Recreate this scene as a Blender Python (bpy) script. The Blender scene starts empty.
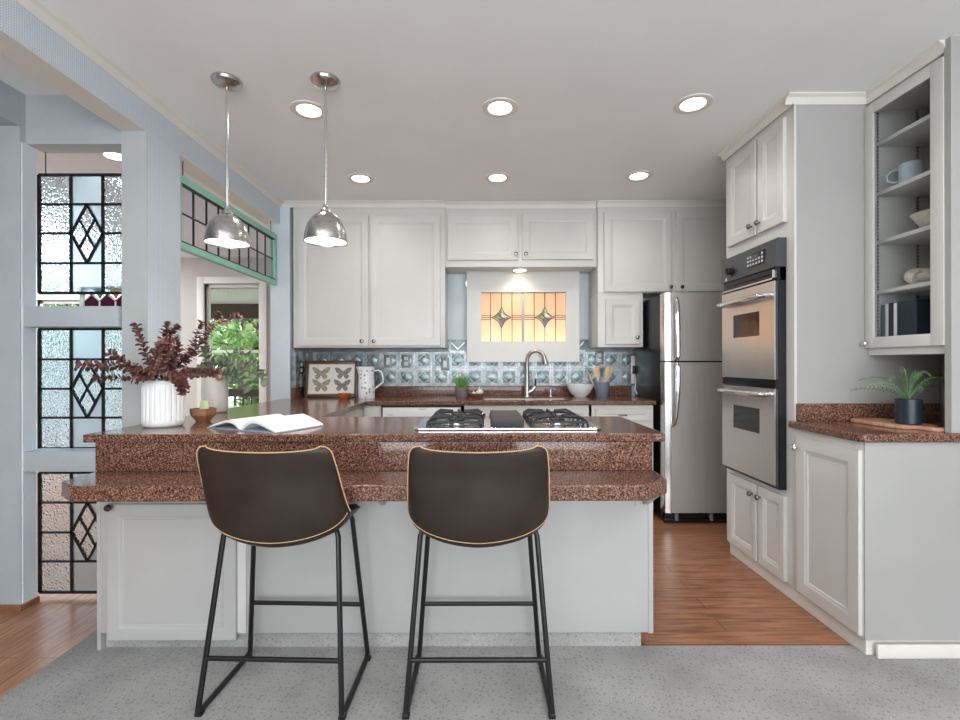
import bpy, bmesh, math, random
from mathutils import Vector, Matrix
R = math.radians; PI = math.pi
rnd = random.Random(7)
SC = bpy.context.scene; COL = SC.collection

# ---------------------------------------------------------------- camera, world, sun, exposure
F = 470.0; H = 1.2; HY = 363.0; HC_ = 2.527
cd = bpy.data.cameras.new('camera'); cam = bpy.data.objects.new('camera', cd); COL.objects.link(cam)
cam.location = (0, 0, H); cd.sensor_width = 36; cd.lens = 36*F/960; cd.clip_start = .05
cd.shift_y = 3/960
cam.rotation_euler = (Matrix.Rotation(R(90), 4, 'X') @ Matrix.Rotation(-.002, 4, 'Z')).to_euler()
SC.camera = cam
SC.view_settings.view_transform = 'Standard'; SC.view_settings.look = 'None'
SC.view_settings.gamma = 1; SC.view_settings.use_curve_mapping = False
SC.view_settings.exposure = 0.28
w = bpy.data.worlds.new('sky'); SC.world = w; w.use_nodes = True
bg = w.node_tree.nodes['Background']; bg.inputs[0].default_value = (.80, .90, 1, 1); bg.inputs[1].default_value = 2.0
def lamp(name, kind, loc, rot, energy, color=(1, 1, 1), **kw):
    l = bpy.data.lights.new(name, kind); l.energy = energy; l.color = color
    for k, v in kw.items(): setattr(l, k, v)
    o = bpy.data.objects.new(name, l); COL.objects.link(o); o.location = loc; o.rotation_euler = rot; return o
lamp('sun', 'SUN', (0, -6, 12), (R(32), 0, R(12)), 6.5, (1, .95, .86), angle=R(1))
lamp('rear_fill', 'AREA', (.4, -2.7, 1.45), (R(112), 0, 0), 118, (.95, .98, 1), shape='RECTANGLE', size=4.6, size_y=1.9)  # added fill from behind the camera, tilted up to lift the ceiling
lamp('carpet_fill', 'AREA', (.3, -.2, HC_-.02), (0, 0, 0), 42, (1, .98, .95), shape='RECTANGLE', size=4.4, size_y=2.2)  # unseen overhead fill, added to brighten the carpet
lamp('hall_fill', 'AREA', (-4.95, 4.2, HC_-.02), (0, 0, 0), 95, (.90, .96, 1), shape='RECTANGLE', size=1.4, size_y=2.6)  # fill light added out of view to brighten the hall behind the glass

# ---------------------------------------------------------------- materials
def mat(name, color=(.8, .8, .8), rough=.5, metal=0, **kw):
    m = bpy.data.materials.new(name); m.use_nodes = True
    b = m.node_tree.nodes['Principled BSDF']
    b.inputs['Base Color'].default_value = (*color, 1); b.inputs['Roughness'].default_value = rough; b.inputs['Metallic'].default_value = metal
    for k, v in kw.items(): b.inputs[k].default_value = v
    return m
def N(m, t, **kw):
    n = m.node_tree.nodes.new(t)
    for k, v in kw.items():
        if hasattr(n, k): setattr(n, k, v)
        else: n.inputs[k].default_value = v
    return n
def L(m, a, ao, b, bi): m.node_tree.links.new(a.outputs[ao], b.inputs[bi])
def bsdf(m): return m.node_tree.nodes['Principled BSDF']
def coords(m, scale=(1, 1, 1), rot=(0, 0, 0)):
    t = N(m, 'ShaderNodeTexCoord'); mp = N(m, 'ShaderNodeMapping')
    mp.inputs['Scale'].default_value = scale; mp.inputs['Rotation'].default_value = rot
    L(m, t, 'Object', mp, 'Vector'); return mp
def ramp(m, stops):
    r = N(m, 'ShaderNodeValToRGB'); e = r.color_ramp.elements
    while len(e) < len(stops): e.new(.5)
    for q, (p, c) in zip(e, stops): q.position = p; q.color = (*c, 1)
    return r
def bump(m, node, out, strength, dist=.002, normal=None):
    b = N(m, 'ShaderNodeBump'); b.inputs['Strength'].default_value = strength; b.inputs['Distance'].default_value = dist
    L(m, node, out, b, 'Height'); L(m, b, 'Normal', normal or bsdf(m), 'Normal'); return b
def noisy(name, c1, c2, scale, rough=.5, bumps=0, metal=0, stretch=(1, 1, 1), detail=4, lo=.35, hi=.65, **kw):
    m = mat(name, c1, rough, metal, **kw); mp = coords(m, stretch)
    n = N(m, 'ShaderNodeTexNoise'); n.inputs['Scale'].default_value = scale; n.inputs['Detail'].default_value = detail
    L(m, mp, 0, n, 'Vector'); r = ramp(m, [(lo, c1), (hi, c2)]); L(m, n, 'Fac', r, 'Fac'); L(m, r, 'Color', bsdf(m), 'Base Color')
    if bumps: bump(m, n, 'Fac', bumps)
    return m
M = {}
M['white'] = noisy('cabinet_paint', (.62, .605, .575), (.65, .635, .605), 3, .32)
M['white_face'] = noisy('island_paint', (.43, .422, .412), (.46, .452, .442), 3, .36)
M['trim'] = noisy('trim_paint', (.74, .71, .66), (.77, .74, .69), 4, .4)
M['ceil'] = noisy('ceiling_plaster', (.88, .89, .89), (.91, .92, .92), 2.5, .85, .1)
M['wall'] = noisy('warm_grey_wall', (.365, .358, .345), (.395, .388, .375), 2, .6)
M['beige'] = noisy('beige_wall', (.52, .48, .44), (.55, .51, .47), 2, .7)
M['post'] = noisy('pale_blue_post', (.60, .665, .71), (.64, .70, .745), 6, .5, .1)
def weave(name, c1, c2, sc):
    m = mat(name, c1, .55); mp = coords(m)
    v = N(m, 'ShaderNodeTexVoronoi'); v.inputs['Scale'].default_value = sc; v.inputs['Randomness'].default_value = 0
    L(m, mp, 0, v, 'Vector'); r = ramp(m, [(.14, c2), (.36, c1)]); L(m, v, 'Distance', r, 'Fac'); L(m, r, 'Color', bsdf(m), 'Base Color')
    bump(m, v, 'Distance', .3, .002); return m
M['post_shaded'] = noisy('shaded_blue_post', (.40, .445, .475), (.44, .485, .515), 6, .5, .1)  # shaded copy of the pale blue; the dimmer light is put into its colour
M['col_face'] = noisy('column_face', (.42, .445, .44), (.45, .475, .47), 5, .5)
M['cool'] = noisy('cool_white_wall', (.66, .72, .78), (.70, .76, .82), 3, .6)
M['weave'] = weave('woven_blue_wallpaper', (.62, .69, .75), (.16, .22, .29), 105)
def granite():
    m = mat('speckled_granite', (.2, .1, .08), .14, 0, **{'Specular IOR Level': .42}); mp = coords(m)
    v = N(m, 'ShaderNodeTexVoronoi'); v.inputs['Scale'].default_value = 300; L(m, mp, 0, v, 'Vector')
    n = N(m, 'ShaderNodeTexNoise'); n.inputs['Scale'].default_value = 130; n.inputs['Detail'].default_value = 6; L(m, mp, 0, n, 'Vector')
    mx = N(m, 'ShaderNodeMix', data_type='FLOAT'); mx.inputs['Factor'].default_value = .45
    s = N(m, 'ShaderNodeSeparateColor'); L(m, v, 'Color', s, 'Color'); L(m, s, 'Red', mx, 2); L(m, n, 'Fac', mx, 3)
    r = ramp(m, [(.0, (.010, .008, .008)), (.32, (.035, .020, .016)), (.48, (.125, .052, .034)), (.64, (.24, .105, .066)), (.82, (.37, .245, .19))])
    L(m, mx, 0, r, 'Fac'); L(m, r, 'Color', bsdf(m), 'Base Color'); return m
M['granite'] = granite()
def planks(name, c1, c2, c3, length, width, along):
    m = mat(name, c1, .3); mp = coords(m, (1, 1, 1), (0, 0, 0 if along == 'X' else R(90)))
    b = N(m, 'ShaderNodeTexBrick'); b.offset = .37; b.inputs['Scale'].default_value = 1
    b.inputs['Brick Width'].default_value = length; b.inputs['Row Height'].default_value = width; b.inputs['Mortar Size'].default_value = .0016
    b.inputs['Color1'].default_value = (*c1, 1); b.inputs['Color2'].default_value = (*c2, 1); b.inputs['Mortar'].default_value = (c3[0]*.4, c3[1]*.4, c3[2]*.4, 1)
    L(m, mp, 0, b, 'Vector')
    st = N(m, 'ShaderNodeMapping'); st.inputs['Scale'].default_value = (2.2, 26, 1); L(m, mp, 0, st, 'Vector')
    n = N(m, 'ShaderNodeTexNoise'); n.inputs['Scale'].default_value = 2.2; n.inputs['Detail'].default_value = 8; n.inputs['Distortion'].default_value = .6; L(m, st, 0, n, 'Vector')
    r = ramp(m, [(.3, (.50, .42, .36)), (.5, (1, 1, 1)), (.72, (1.45, 1.5, 1.5))]); L(m, n, 'Fac', r, 'Fac')
    mx = N(m, 'ShaderNodeMix', data_type='RGBA', blend_type='MULTIPLY'); mx.inputs['Factor'].default_value = .8
    L(m, b, 'Color', mx, 6); L(m, r, 'Color', mx, 7); L(m, mx, 2, bsdf(m), 'Base Color'); bump(m, n, 'Fac', .08, .001); return m
M['vinyl'] = planks('kitchen_plank_floor', (.36, .16, .082), (.31, .135, .07), (.12, .05, .025), 1.1, .10, 'X')
M['oak'] = planks('hall_plank_floor', (.46, .22, .115), (.39, .18, .09), (.12, .05, .025), 1.4, .09, 'Y')
def carpet():
    m = mat('grey_carpet', (.5, .49, .48), .95); mp = coords(m, (1, 1, 1), (0, 0, R(8)))
    v = N(m, 'ShaderNodeTexVoronoi'); v.inputs['Scale'].default_value = 46; v.inputs['Randomness'].default_value = .62; L(m, mp, 0, v, 'Vector')
    r = ramp(m, [(.10, (.27, .265, .26)), (.32, (.39, .383, .375))]); L(m, v, 'Distance', r, 'Fac')
    n = N(m, 'ShaderNodeTexNoise'); n.inputs['Scale'].default_value = 3.2; n.inputs['Detail'].default_value = 3; L(m, mp, 0, n, 'Vector')
    r2 = ramp(m, [(.3, (.78, .78, .78)), (.7, (1.12, 1.12, 1.12))]); L(m, n, 'Fac', r2, 'Fac')
    f = N(m, 'ShaderNodeTexNoise'); f.inputs['Scale'].default_value = 240; f.inputs['Detail'].default_value = 2; L(m, mp, 0, f, 'Vector')
    r3 = ramp(m, [(.3, (.72, .72, .72)), (.7, (1.2, 1.2, 1.2))]); L(m, f, 'Fac', r3, 'Fac')
    a = N(m, 'ShaderNodeMix', data_type='RGBA', blend_type='MULTIPLY'); a.inputs['Factor'].default_value = 1; L(m, r, 'Color', a, 6); L(m, r2, 'Color', a, 7)
    c = N(m, 'ShaderNodeMix', data_type='RGBA', blend_type='MULTIPLY'); c.inputs['Factor'].default_value = 1; L(m, a, 2, c, 6); L(m, r3, 'Color', c, 7)
    L(m, c, 2, bsdf(m), 'Base Color'); bump(m, f, 'Fac', .6, .004); return m
M['carpet'] = carpet()
M['steel'] = noisy('brushed_steel', (.46, .43, .40), (.52, .49, .46), 6, .34, .03, 1, (1, 1, 60))
M['steel_light'] = noisy('bright_steel', (.66, .66, .67), (.72, .72, .73), 6, .2, .0, 1)
M['oven_steel'] = noisy('oven_steel', (.62, .59, .56), (.68, .65, .62), 6, .3, .03, 1, (1, 60, 1))
M['fridge_door'] = noisy('fridge_steel', (.46, .435, .415), (.50, .475, .455), 5, .5, .02, .55, (60, 1, 1))
M['chrome'] = mat('chrome', (.75, .75, .76), .1, 1)
M['nickel'] = noisy('hammered_nickel', (.46, .45, .44), (.60, .59, .58), 60, .24, .35, 1)
M['dark_nickel'] = mat('dark_nickel', (.22, .21, .2), .22, 1)
M['black_metal'] = mat('black_metal', (.012, .012, .013), .38, .3)
M['black_gloss'] = mat('black_gloss', (.008, .009, .011), .08)
M['black_side'] = mat('black_textured_side', (.010, .010, .011), .3)
M['black_panel'] = mat('charcoal_panel', (.055, .058, .066), .22)
M['black_iron'] = mat('cast_iron', (.018, .018, .02), .5)
M['lead'] = mat('black_lead', (.006, .007, .009), .45)
M['leather'] = noisy('dark_brown_leather', (.021, .013, .0095), (.030, .019, .014), 9, .46, .05, **{'Specular IOR Level': .38})
M['tan'] = mat('tan_thread', (.62, .40, .22), .7)
M['plastic'] = mat('white_plastic', (.78, .78, .76), .3)
M['dark'] = mat('dark_slot', (.02, .02, .02), .5)
M['ceramic'] = mat('white_ceramic', (.80, .80, .80), .25)
M['cream'] = noisy('cream_ceramic', (.74, .71, .66), (.66, .63, .58), 14, .35, .05)
M['green_paint'] = noisy('mint_green_paint', (.26, .55, .42), (.31, .60, .47), 8, .4)
M['wood_mid'] = noisy('walnut', (.20, .09, .045), (.27, .13, .065), 18, .45, .02, 0, (1, 1, 6))
M['wood_pale'] = noisy('pale_wood', (.62, .42, .24), (.72, .52, .32), 20, .55, .02, 0, (1, 1, 8))
M['board'] = noisy('acacia', (.42, .20, .12), (.60, .34, .22), 9, .45, .02, 0, (6, 1.5, 1))
M['wood_dark'] = noisy('dark_wood_frame', (.05, .025, .016), (.085, .045, .028), 18, .35, 0, 0, (1, 1, 6))
M['paper'] = mat('paper', (.83, .82, .80), .7)
M['blue_cover'] = mat('grey_blue_cover', (.33, .38, .46), .5)
M['emit'] = mat('lamp_lens', (1, 1, 1), .5, 0, **{'Emission Color': (1, .97, .92, 1), 'Emission Strength': 6})
M['emit_warm'] = mat('lamp_lens_warm', (1, 1, 1), .5, 0, **{'Emission Color': (1, .90, .74, 1), 'Emission Strength': 6})
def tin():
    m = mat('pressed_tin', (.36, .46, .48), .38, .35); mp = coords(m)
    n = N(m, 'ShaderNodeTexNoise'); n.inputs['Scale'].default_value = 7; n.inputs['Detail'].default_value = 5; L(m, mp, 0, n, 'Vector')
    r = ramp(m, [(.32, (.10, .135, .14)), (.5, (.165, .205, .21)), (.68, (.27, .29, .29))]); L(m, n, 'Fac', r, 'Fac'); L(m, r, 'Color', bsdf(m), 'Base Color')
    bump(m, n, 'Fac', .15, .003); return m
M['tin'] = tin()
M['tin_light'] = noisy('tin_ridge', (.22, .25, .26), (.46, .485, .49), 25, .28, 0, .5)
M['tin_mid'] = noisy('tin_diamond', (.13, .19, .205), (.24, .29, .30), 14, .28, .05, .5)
def texglass(name, tint, rough, scale, strength, dist):
    m = mat(name, tint, rough, 0, **{'Transmission Weight': 1.0, 'IOR': 1.35}); mp = coords(m)
    if scale:
        v = N(m, 'ShaderNodeTexVoronoi'); v.feature = 'SMOOTH_F1'; v.inputs['Scale'].default_value = scale; L(m, mp, 0, v, 'Vector'); bump(m, v, 'Distance', strength, dist)
    return m
M['hammered'] = texglass('hammered_glass', (.74, .87, .95), .05, 95, .8, .007)
M['frosted'] = texglass('frosted_glass', (.60, .75, .84), .5, 0, 0, 0)
M['clear'] = texglass('clear_pane', (.97, .99, 1), .0, 0, 0, 0); bsdf(M['clear']).inputs['IOR'].default_value = 1.05
M['greyglass'] = texglass('grey_pane', (.80, .81, .86), .12, 0, 0, 0); bsdf(M['greyglass']).inputs['IOR'].default_value = 1.1
def translucent(name, c, c2=None, scale=5):
    m = bpy.data.materials.new(name); m.use_nodes = True; nt = m.node_tree; nt.nodes.remove(nt.nodes['Principled BSDF']); out = nt.nodes['Material Output']
    t = N(m, 'ShaderNodeBsdfTranslucent'); d = N(m, 'ShaderNodeBsdfDiffuse'); a = N(m, 'ShaderNodeMixShader'); a.inputs[0].default_value = .4
    g = N(m, 'ShaderNodeBsdfGlossy'); g.inputs['Roughness'].default_value = .15; b = N(m, 'ShaderNodeMixShader'); b.inputs[0].default_value = .04
    mp = coords(m, (1, 1, .3)); n = N(m, 'ShaderNodeTexNoise'); n.inputs['Scale'].default_value = scale; L(m, mp, 0, n, 'Vector')
    r = ramp(m, [(.35, c), (.65, c2 or c)]); L(m, n, 'Fac', r, 'Fac'); L(m, r, 'Color', t, 'Color'); L(m, r, 'Color', d, 'Color')
    L(m, t, 0, a, 1); L(m, d, 0, a, 2); L(m, a, 0, b, 1); L(m, g, 0, b, 2); L(m, b, 0, out, 'Surface'); return m
M['amber'] = translucent('amber_glass', (.90, .67, .45), (.94, .74, .54), 9)
for k, c in dict(s_green=(.22, .45, .08), s_blue=(.10, .22, .40), s_red=(.50, .10, .14), s_yellow=(.80, .55, .15), s_white=(.8, .8, .7), s_plum=(.16, .02, .07), s_teal=(.1, .5, .35), s_mauve=(.45, .3, .32)).items():
    M[k] = translucent(k+'_glass', c)
M['leaf_red'] = noisy('burgundy_leaf', (.05, .016, .022), (.30, .14, .11), 55, .45)
M['leaf_sage'] = noisy('sage_leaf', (.20, .26, .17), (.33, .38, .27), 30, .5)
M['leaf_fern'] = noisy('fern_leaf', (.04, .14, .045), (.20, .36, .14), 40, .4)
M['leaf_pale'] = noisy('pale_fern_leaf', (.16, .30, .12), (.36, .50, .26), 40, .4)
M['leaf_succ'] = noisy('succulent_leaf', (.06, .24, .05), (.14, .36, .09), 30, .4)
M['leaf_tree'] = translucent('tree_leaf', (.07, .20, .05), (.38, .52, .20), 3)
M['bark'] = noisy('bark', (.03, .022, .018), (.06, .045, .035), 20, .8)
M['navy'] = mat('navy_pot', (.012, .022, .035), .35)
M['soil'] = noisy('soil', (.03, .02, .015), (.06, .045, .03), 80, .9)
M['crock'] = mat('grey_crock', (.17, .20, .26), .45)
M['mauve_pot'] = noisy('mauve_grey_pot', (.18, .13, .13), (.24, .18, .18), 25, .5)
M['orange'] = mat('terracotta_glaze', (.42, .10, .03), .25)
M['mug'] = noisy('blue_grey_stoneware', (.36, .44, .48), (.42, .50, .54), 25, .3)
M['wicker'] = noisy('cream_woven', (.62, .55, .46), (.74, .68, .58), 60, .7, .3)
M['lime'] = mat('pale_green_wax', (.48, .58, .30), .5)
M['wing'] = noisy('butterfly_wing', (.20, .165, .12), (.46, .39, .30), 90, .8)
M['wing2'] = noisy('dark_butterfly_wing', (.11, .095, .09), (.36, .31, .27), 110, .8)
M['artpaper'] = mat('art_paper', (.72, .68, .66), .35)
M['bar_grey'] = mat('grey_bar', (.40, .38, .46), .6)
M['lcd'] = mat('display', (.10, .11, .08), .2)
M['grey_key'] = mat('grey_key', (.55, .56, .58), .4)
M['concrete'] = noisy('deck_boards', (.5, .47, .44), (.58, .55, .52), 5, .8)
M['grass'] = noisy('lawn', (.20, .26, .14), (.30, .34, .2), 4, .9)
def dotted():
    m = mat('sprigged_ceramic', (.76, .77, .78), .3); mp = coords(m)
    v = N(m, 'ShaderNodeTexVoronoi'); v.inputs['Scale'].default_value = 27; v.inputs['Randomness'].default_value = .6; L(m, mp, 0, v, 'Vector')
    r = ramp(m, [(.20, (.30, .30, .33)), (.30, (.76, .77, .78))]); L(m, v, 'Distance', r, 'Fac'); L(m, r, 'Color', bsdf(m), 'Base Color'); return m
M['sprig'] = dotted()

# ---------------------------------------------------------------- geometry helpers
class MB:
    def __init__(s): s.v = []; s.f = []; s.m = []; s.xf = Matrix.Identity(4); s.mi = 0
    def add(s, vs, fs):
        o = len(s.v); s.v += [s.xf @ Vector(p) for p in vs]
        for f in fs: s.f.append(tuple(i+o for i in f)); s.m.append(s.mi)
        return s
    def box(s, x0, x1, y0, y1, z0, z1, b=0):
        if x0 > x1: x0, x1 = x1, x0
        if y0 > y1: y0, y1 = y1, y0
        if z0 > z1: z0, z1 = z1, z0
        b = min(b, (x1-x0)*.45, (y1-y0)*.45, (z1-z0)*.45)
        if b <= 0:
            return s.add([(x, y, z) for x in (x0, x1) for y in (y0, y1) for z in (z0, z1)],
                         [(0, 1, 3, 2), (4, 6, 7, 5), (0, 4, 5, 1), (2, 3, 7, 6), (0, 2, 6, 4), (1, 5, 7, 3)])
        bm = bmesh.new(); bmesh.ops.create_cube(bm, size=1)
        for v in bm.verts: v.co = Vector((x0 + (v.co.x+.5)*(x1-x0), y0 + (v.co.y+.5)*(y1-y0), z0 + (v.co.z+.5)*(z1-z0)))
        bmesh.ops.bevel(bm, geom=bm.edges[:], offset=b, segments=2, profile=.6, affect='EDGES')
        bm.verts.ensure_lookup_table(); bm.verts.index_update()
        s.add([v.co.copy() for v in bm.verts], [[v.index for v in f.verts] for f in bm.faces]); bm.free(); return s
    def prism(s, pts, a0, a1, axis='z'):
        n = len(pts)
        def P(p, a): return {'z': (p[0], p[1], a), 'y': (p[0], a, p[1]), 'x': (a, p[0], p[1])}[axis]
        s.add([P(p, a0) for p in pts] + [P(p, a1) for p in pts], [tuple(range(n))[::-1], tuple(range(n, 2*n))] + [(i, (i+1) % n, n+(i+1) % n, n+i) for i in range(n)]); return s
    def loft(s, rings, caps=(True, True), closed=True):
        n = len(rings[0]); vs = [p for r in rings for p in r]; fs = []
        for k in range(len(rings)-1):
            for i in range(n if closed else n-1):
                j = (i+1) % n; fs.append((k*n+i, k*n+j, (k+1)*n+j, (k+1)*n+i))
        if caps[0]: fs.append(tuple(range(n))[::-1])
        if caps[1]: fs.append(tuple(range((len(rings)-1)*n, len(rings)*n)))
        return s.add(vs, fs)
    def lathe(s, prof, c=(0, 0, 0), axis=(0, 0, 1), seg=32, fn=None):
        q = Vector((0, 0, 1)).rotation_difference(Vector(axis).normalized()).to_matrix().to_4x4()
        Mx = Matrix.Translation(c) @ q; rings = []
        for r, z in prof:
            rings.append([Mx @ Vector((max(r, 1e-4)*(fn(2*PI*i/seg, r, z) if fn else 1)*math.cos(2*PI*i/seg), max(r, 1e-4)*(fn(2*PI*i/seg, r, z) if fn else 1)*math.sin(2*PI*i/seg), z)) for i in range(seg)])
        return s.loft(rings)
    def cyl(s, a, b, r, seg=16, r2=None):
        a = Vector(a); b = Vector(b); d = b-a
        return s.lathe([(r, 0), (r if r2 is None else r2, d.length)], a, d, seg)
    def tube(s, pts, r, seg=8, closed=False, radii=None):
        pts = [Vector(p) for p in pts]; n = len(pts); rings = []; up = None
        for i, p in enumerate(pts):
            if closed: t = pts[(i+1) % n]-pts[i-1]
            else: t = pts[min(i+1, n-1)]-pts[max(i-1, 0)]
            t.normalize()
            if up is None:
                up = Vector((0, 0, 1)) if abs(t.z) < .9 else Vector((1, 0, 0))
            up = (up - t*up.dot(t)).normalized(); sd = t.cross(up); rr = radii[i] if radii else r
            rings.append([p + (up*math.cos(2*PI*k/seg) + sd*math.sin(2*PI*k/seg))*rr for k in range(seg)])
        if closed: rings.append(rings[0])
        return s.loft(rings, (not closed, not closed))
    def door(s, org, ux, w, h, t=.02, stile=.055, flat=False):
        ux = Vector(ux); uz = Vector((0, 0, 1)); n = ux.cross(uz); org = Vector(org)
        pr = [(0, 0), (0, t-.003), (.003, t)] + ([] if flat else [(stile-.004, t), (stile, t-.002), (stile+.004, t-.005), (stile+.012, t-.006), (stile+.016, t-.010)])
        rings = []
        for ins, dp in pr:
            rings.append([org + ux*a + uz*b + n*dp for a, b in ((ins, ins), (w-ins, ins), (w-ins, h-ins), (ins, h-ins))])
        return s.loft(rings)
    def cells(s, xs, ys, keep, z0, z1):
        nx, ny = len(xs), len(ys); idx = {}; vs = []; fs = []
        def V(i, j, k):
            if (i, j, k) not in idx: idx[(i, j, k)] = len(vs); vs.append((xs[i], ys[j], (z0, z1)[k]))
            return idx[(i, j, k)]
        for i in range(nx-1):
            for j in range(ny-1):
                if not keep(i, j): continue
                fs.append((V(i, j, 1), V(i+1, j, 1), V(i+1, j+1, 1), V(i, j+1, 1))); fs.append((V(i, j, 0), V(i, j+1, 0), V(i+1, j+1, 0), V(i+1, j, 0)))
                for di, dj, a, b in ((-1, 0, (i, j), (i, j+1)), (1, 0, (i+1, j), (i+1, j+1)), (0, -1, (i, j), (i+1, j)), (0, 1, (i, j+1), (i+1, j+1))):
                    p, q = i+di, j+dj
                    if 0 <= p < nx-1 and 0 <= q < ny-1 and keep(p, q): continue
                    fs.append((V(*a, 0), V(*b, 0), V(*b, 1), V(*a, 1)))
        return s.add(vs, fs)
    def build(s, name, m, parent=None, local=False, smooth=True, bevel=0, recalc=True, angle=35):
        off = Vector()
        if parent is not None and not local:
            p = parent
            while p is not None: off += p.location; p = p.parent
        me = bpy.data.meshes.new(name); me.from_pydata([v-off for v in s.v], [], s.f)
        ms = m if isinstance(m, (list, tuple)) else [m]
        for x in ms: me.materials.append(x)
        if len(ms) > 1: me.polygons.foreach_set('material_index', s.m)
        if recalc:
            bm = bmesh.new(); bm.from_mesh(me); bmesh.ops.recalc_face_normals(bm, faces=bm.faces[:]); bm.to_mesh(me); bm.free()
        if smooth:
            me.polygons.foreach_set('use_smooth', [True]*len(me.polygons)); me.set_sharp_from_angle(angle=R(angle))
        me.update()
        o = bpy.data.objects.new(name, me); COL.objects.link(o)
        if parent is not None: o.parent = parent
        if bevel:
            b = o.modifiers.new('bevel', 'BEVEL'); b.width = bevel; b.segments = 3; b.limit_method = 'ANGLE'; b.angle_limit = R(40)
        return o
def tag(o, label, cat, group=None):
    o['label'] = label; o['category'] = cat
    if group: o['group'] = group
    return o
def thing(name, loc, label, cat, group=None, rz=0):
    o = bpy.data.objects.new(name, None); COL.objects.link(o); o.location = loc; o.rotation_euler = (0, 0, rz); o.empty_display_size = .05
    return tag(o, label, cat, group)
def struct(name, mb, m, **kw):
    o = mb.build(name, m, **kw); o['kind'] = 'structure'; return o
def bx(*a, **k): return MB().box(*a, **k)
def dup(root, loc, rz, label):
    r = root.copy(); COL.objects.link(r); r.location = loc; r.rotation_euler = (0, 0, rz); r['label'] = label
    for ch in list(root.children):
        c = ch.copy(); COL.objects.link(c); c.parent = r
        for g in ch.children:
            d = g.copy(); COL.objects.link(d); d.parent = c
    return r
def X(px, d): return (px-480)*d/F
def Z(py, d): return H-(py-HY)*d/F
def DX(px, x): return F*x/(px-480)
def knob(p, n, parent, name='knob', m=None):
    return MB().lathe([(.006, 0), (.006, .012), (.0145, .016), (.0155, .021), (.012, .027), (.004, .029)], p, n, 16).build(name, m or M['dark_nickel'], parent)

# ---------------------------------------------------------------- room shell
HC = HC_; BW = 4.20
struct('floor', bx(-1.585, 3.6, 1.985, 4.3, -.06, 0), M['vinyl'], smooth=False)
struct('floor_hall', MB().box(-5.8, -1.72, -3, 6.0, -.06, 0).box(-1.72, -1.585, 2.10, 3.86, -.06, 0), M['oak'], smooth=False)
struct('floor_carpet', MB().cells([-1.72, -1.585, 3.6], [-3, 1.985, 2.10], lambda i, j: j == 0 or i == 0, -.06, .004), M['carpet'], smooth=False)
struct('ceiling', bx(-5.8, 3.6, -3, 6.0, HC, HC+.12), M['ceil'], smooth=False)
struct('wall_back', bx(-1.56, 3.6, BW, BW+.12, 0, HC), M['post'], smooth=False)
struct('wall_left', bx(-1.72, -1.56, 3.86, 6.0, 0, HC), M['post'], smooth=False)
struct('wall_right', MB().box(2.30, 3.6, 1.94, BW, 0, HC).box(1.918, 3.6, 1.912, 1.94, .911, HC), M['wall'], smooth=False)
struct('wall_right_outer', bx(3.6, 3.72, -3, BW, 0, HC), M['wall'], smooth=False)
struct('wall_rear', MB().box(-5.8, -2.2, -3.1, -3, 0, HC).box(3.0, 3.6, -3.1, -3, 0, HC).box(-2.2, 3.0, -3.1, -3, 0, .45).box(-2.2, 3.0, -3.1, -3, 2.35, HC), M['wall'], smooth=False)
struct('wall_left_outer', bx(-5.9, -5.8, -3, 6.1, 0, HC), M['cool'], smooth=False)
FW = 5.9
wx = [-5.8, -5.55, -4.42, X(205, FW), X(260.5, FW), -1.72]; wz0, wz1 = .62, 2.2; vz0, vz1 = .45, 2.0
def pierced(name, xa, xb, x0, x1, z0, z1, m): struct(name, MB().box(xa, x0, FW, FW+.12, 0, HC).box(x1, xb, FW, FW+.12, 0, HC).box(x0, x1, FW, FW+.12, 0, z0).box(x0, x1, FW, FW+.12, z1, HC), M[m], smooth=False)
pierced('wall_far', -3.9, wx[5], wx[3], wx[4], wz0, wz1, 'beige')
pierced('wall_far_left', wx[0], -3.9, wx[1], wx[2], vz0, vz1, 'cool')
def window(name, x0, x1, z0, z1, y, rails):
    e = MB(); t = .085
    e.box(x0-t, x0, y-.03, y+.12, z0-t, z1+t, .004).box(x1, x1+t, y-.03, y+.12, z0-t, z1+t, .004).box(x0, x1, y-.03, y+.12, z1, z1+t, .004).box(x0, x1, y-.06, y+.12, z0-t, z0, .004)
    for a, b in ((x0, x0+.035), (x1-.035, x1)): e.box(a, b, y+.03, y+.07, z0, z1, .003)
    for z in rails: e.box(x0, x1, y+.03, y+.07, z-.02, z+.02, .003)
    e.box(x0, x1, y+.03, y+.07, z0, z0+.04).box(x0, x1, y+.03, y+.07, z1-.04, z1)
    o = struct(name, e, M['trim'])
    bx(x0+.03, x1-.03, y+.048, y+.052, z0+.03, z1-.03).build('pane', M['clear'], o, smooth=False); return o
window('window_1', wx[3], wx[4], wz0, wz1, FW, [1.35])
window('window_2', wx[1], wx[2], vz0, vz1, FW, [1.25])
# beam, column, post, header, soffit of the hall side
AX, AO = -1.64, -1.765; BZ = 2.35
struct('trim_1', bx(AO, AX, -3, 3.86, BZ, HC), [M['weave']], smooth=False)
struct('trim_2', bx(AO, AX, 2.322, 2.575, 0, BZ-.004), [M['weave']], smooth=False)
struct('trim_11', MB().box(AO, AX-.002, -3, 3.86, BZ-.004, BZ), M['trim'], smooth=False)
struct('trim_12', MB().box(AO, AX-.001, 2.316, 2.322, 0, BZ-.004), M['col_face'], smooth=False)
struct('trim_3', MB().box(-5.8, -2.24, 2.29, 2.36, 0, HC), M['post_shaded'], smooth=False)
struct('trim_4', bx(-2.24, AO, 2.32, 2.42, 2.285, HC), M['post_shaded'], smooth=False)
struct('trim_5', bx(-5.8, -2.24, -3, 2.289, 2.36, HC), M['post_shaded'], smooth=False)
struct('trim_6', MB().box(-2.24, -1.772, 2.30, 2.40, Z(326, 2.31), Z(305.5, 2.31), .003), M['post_shaded'])
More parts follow.
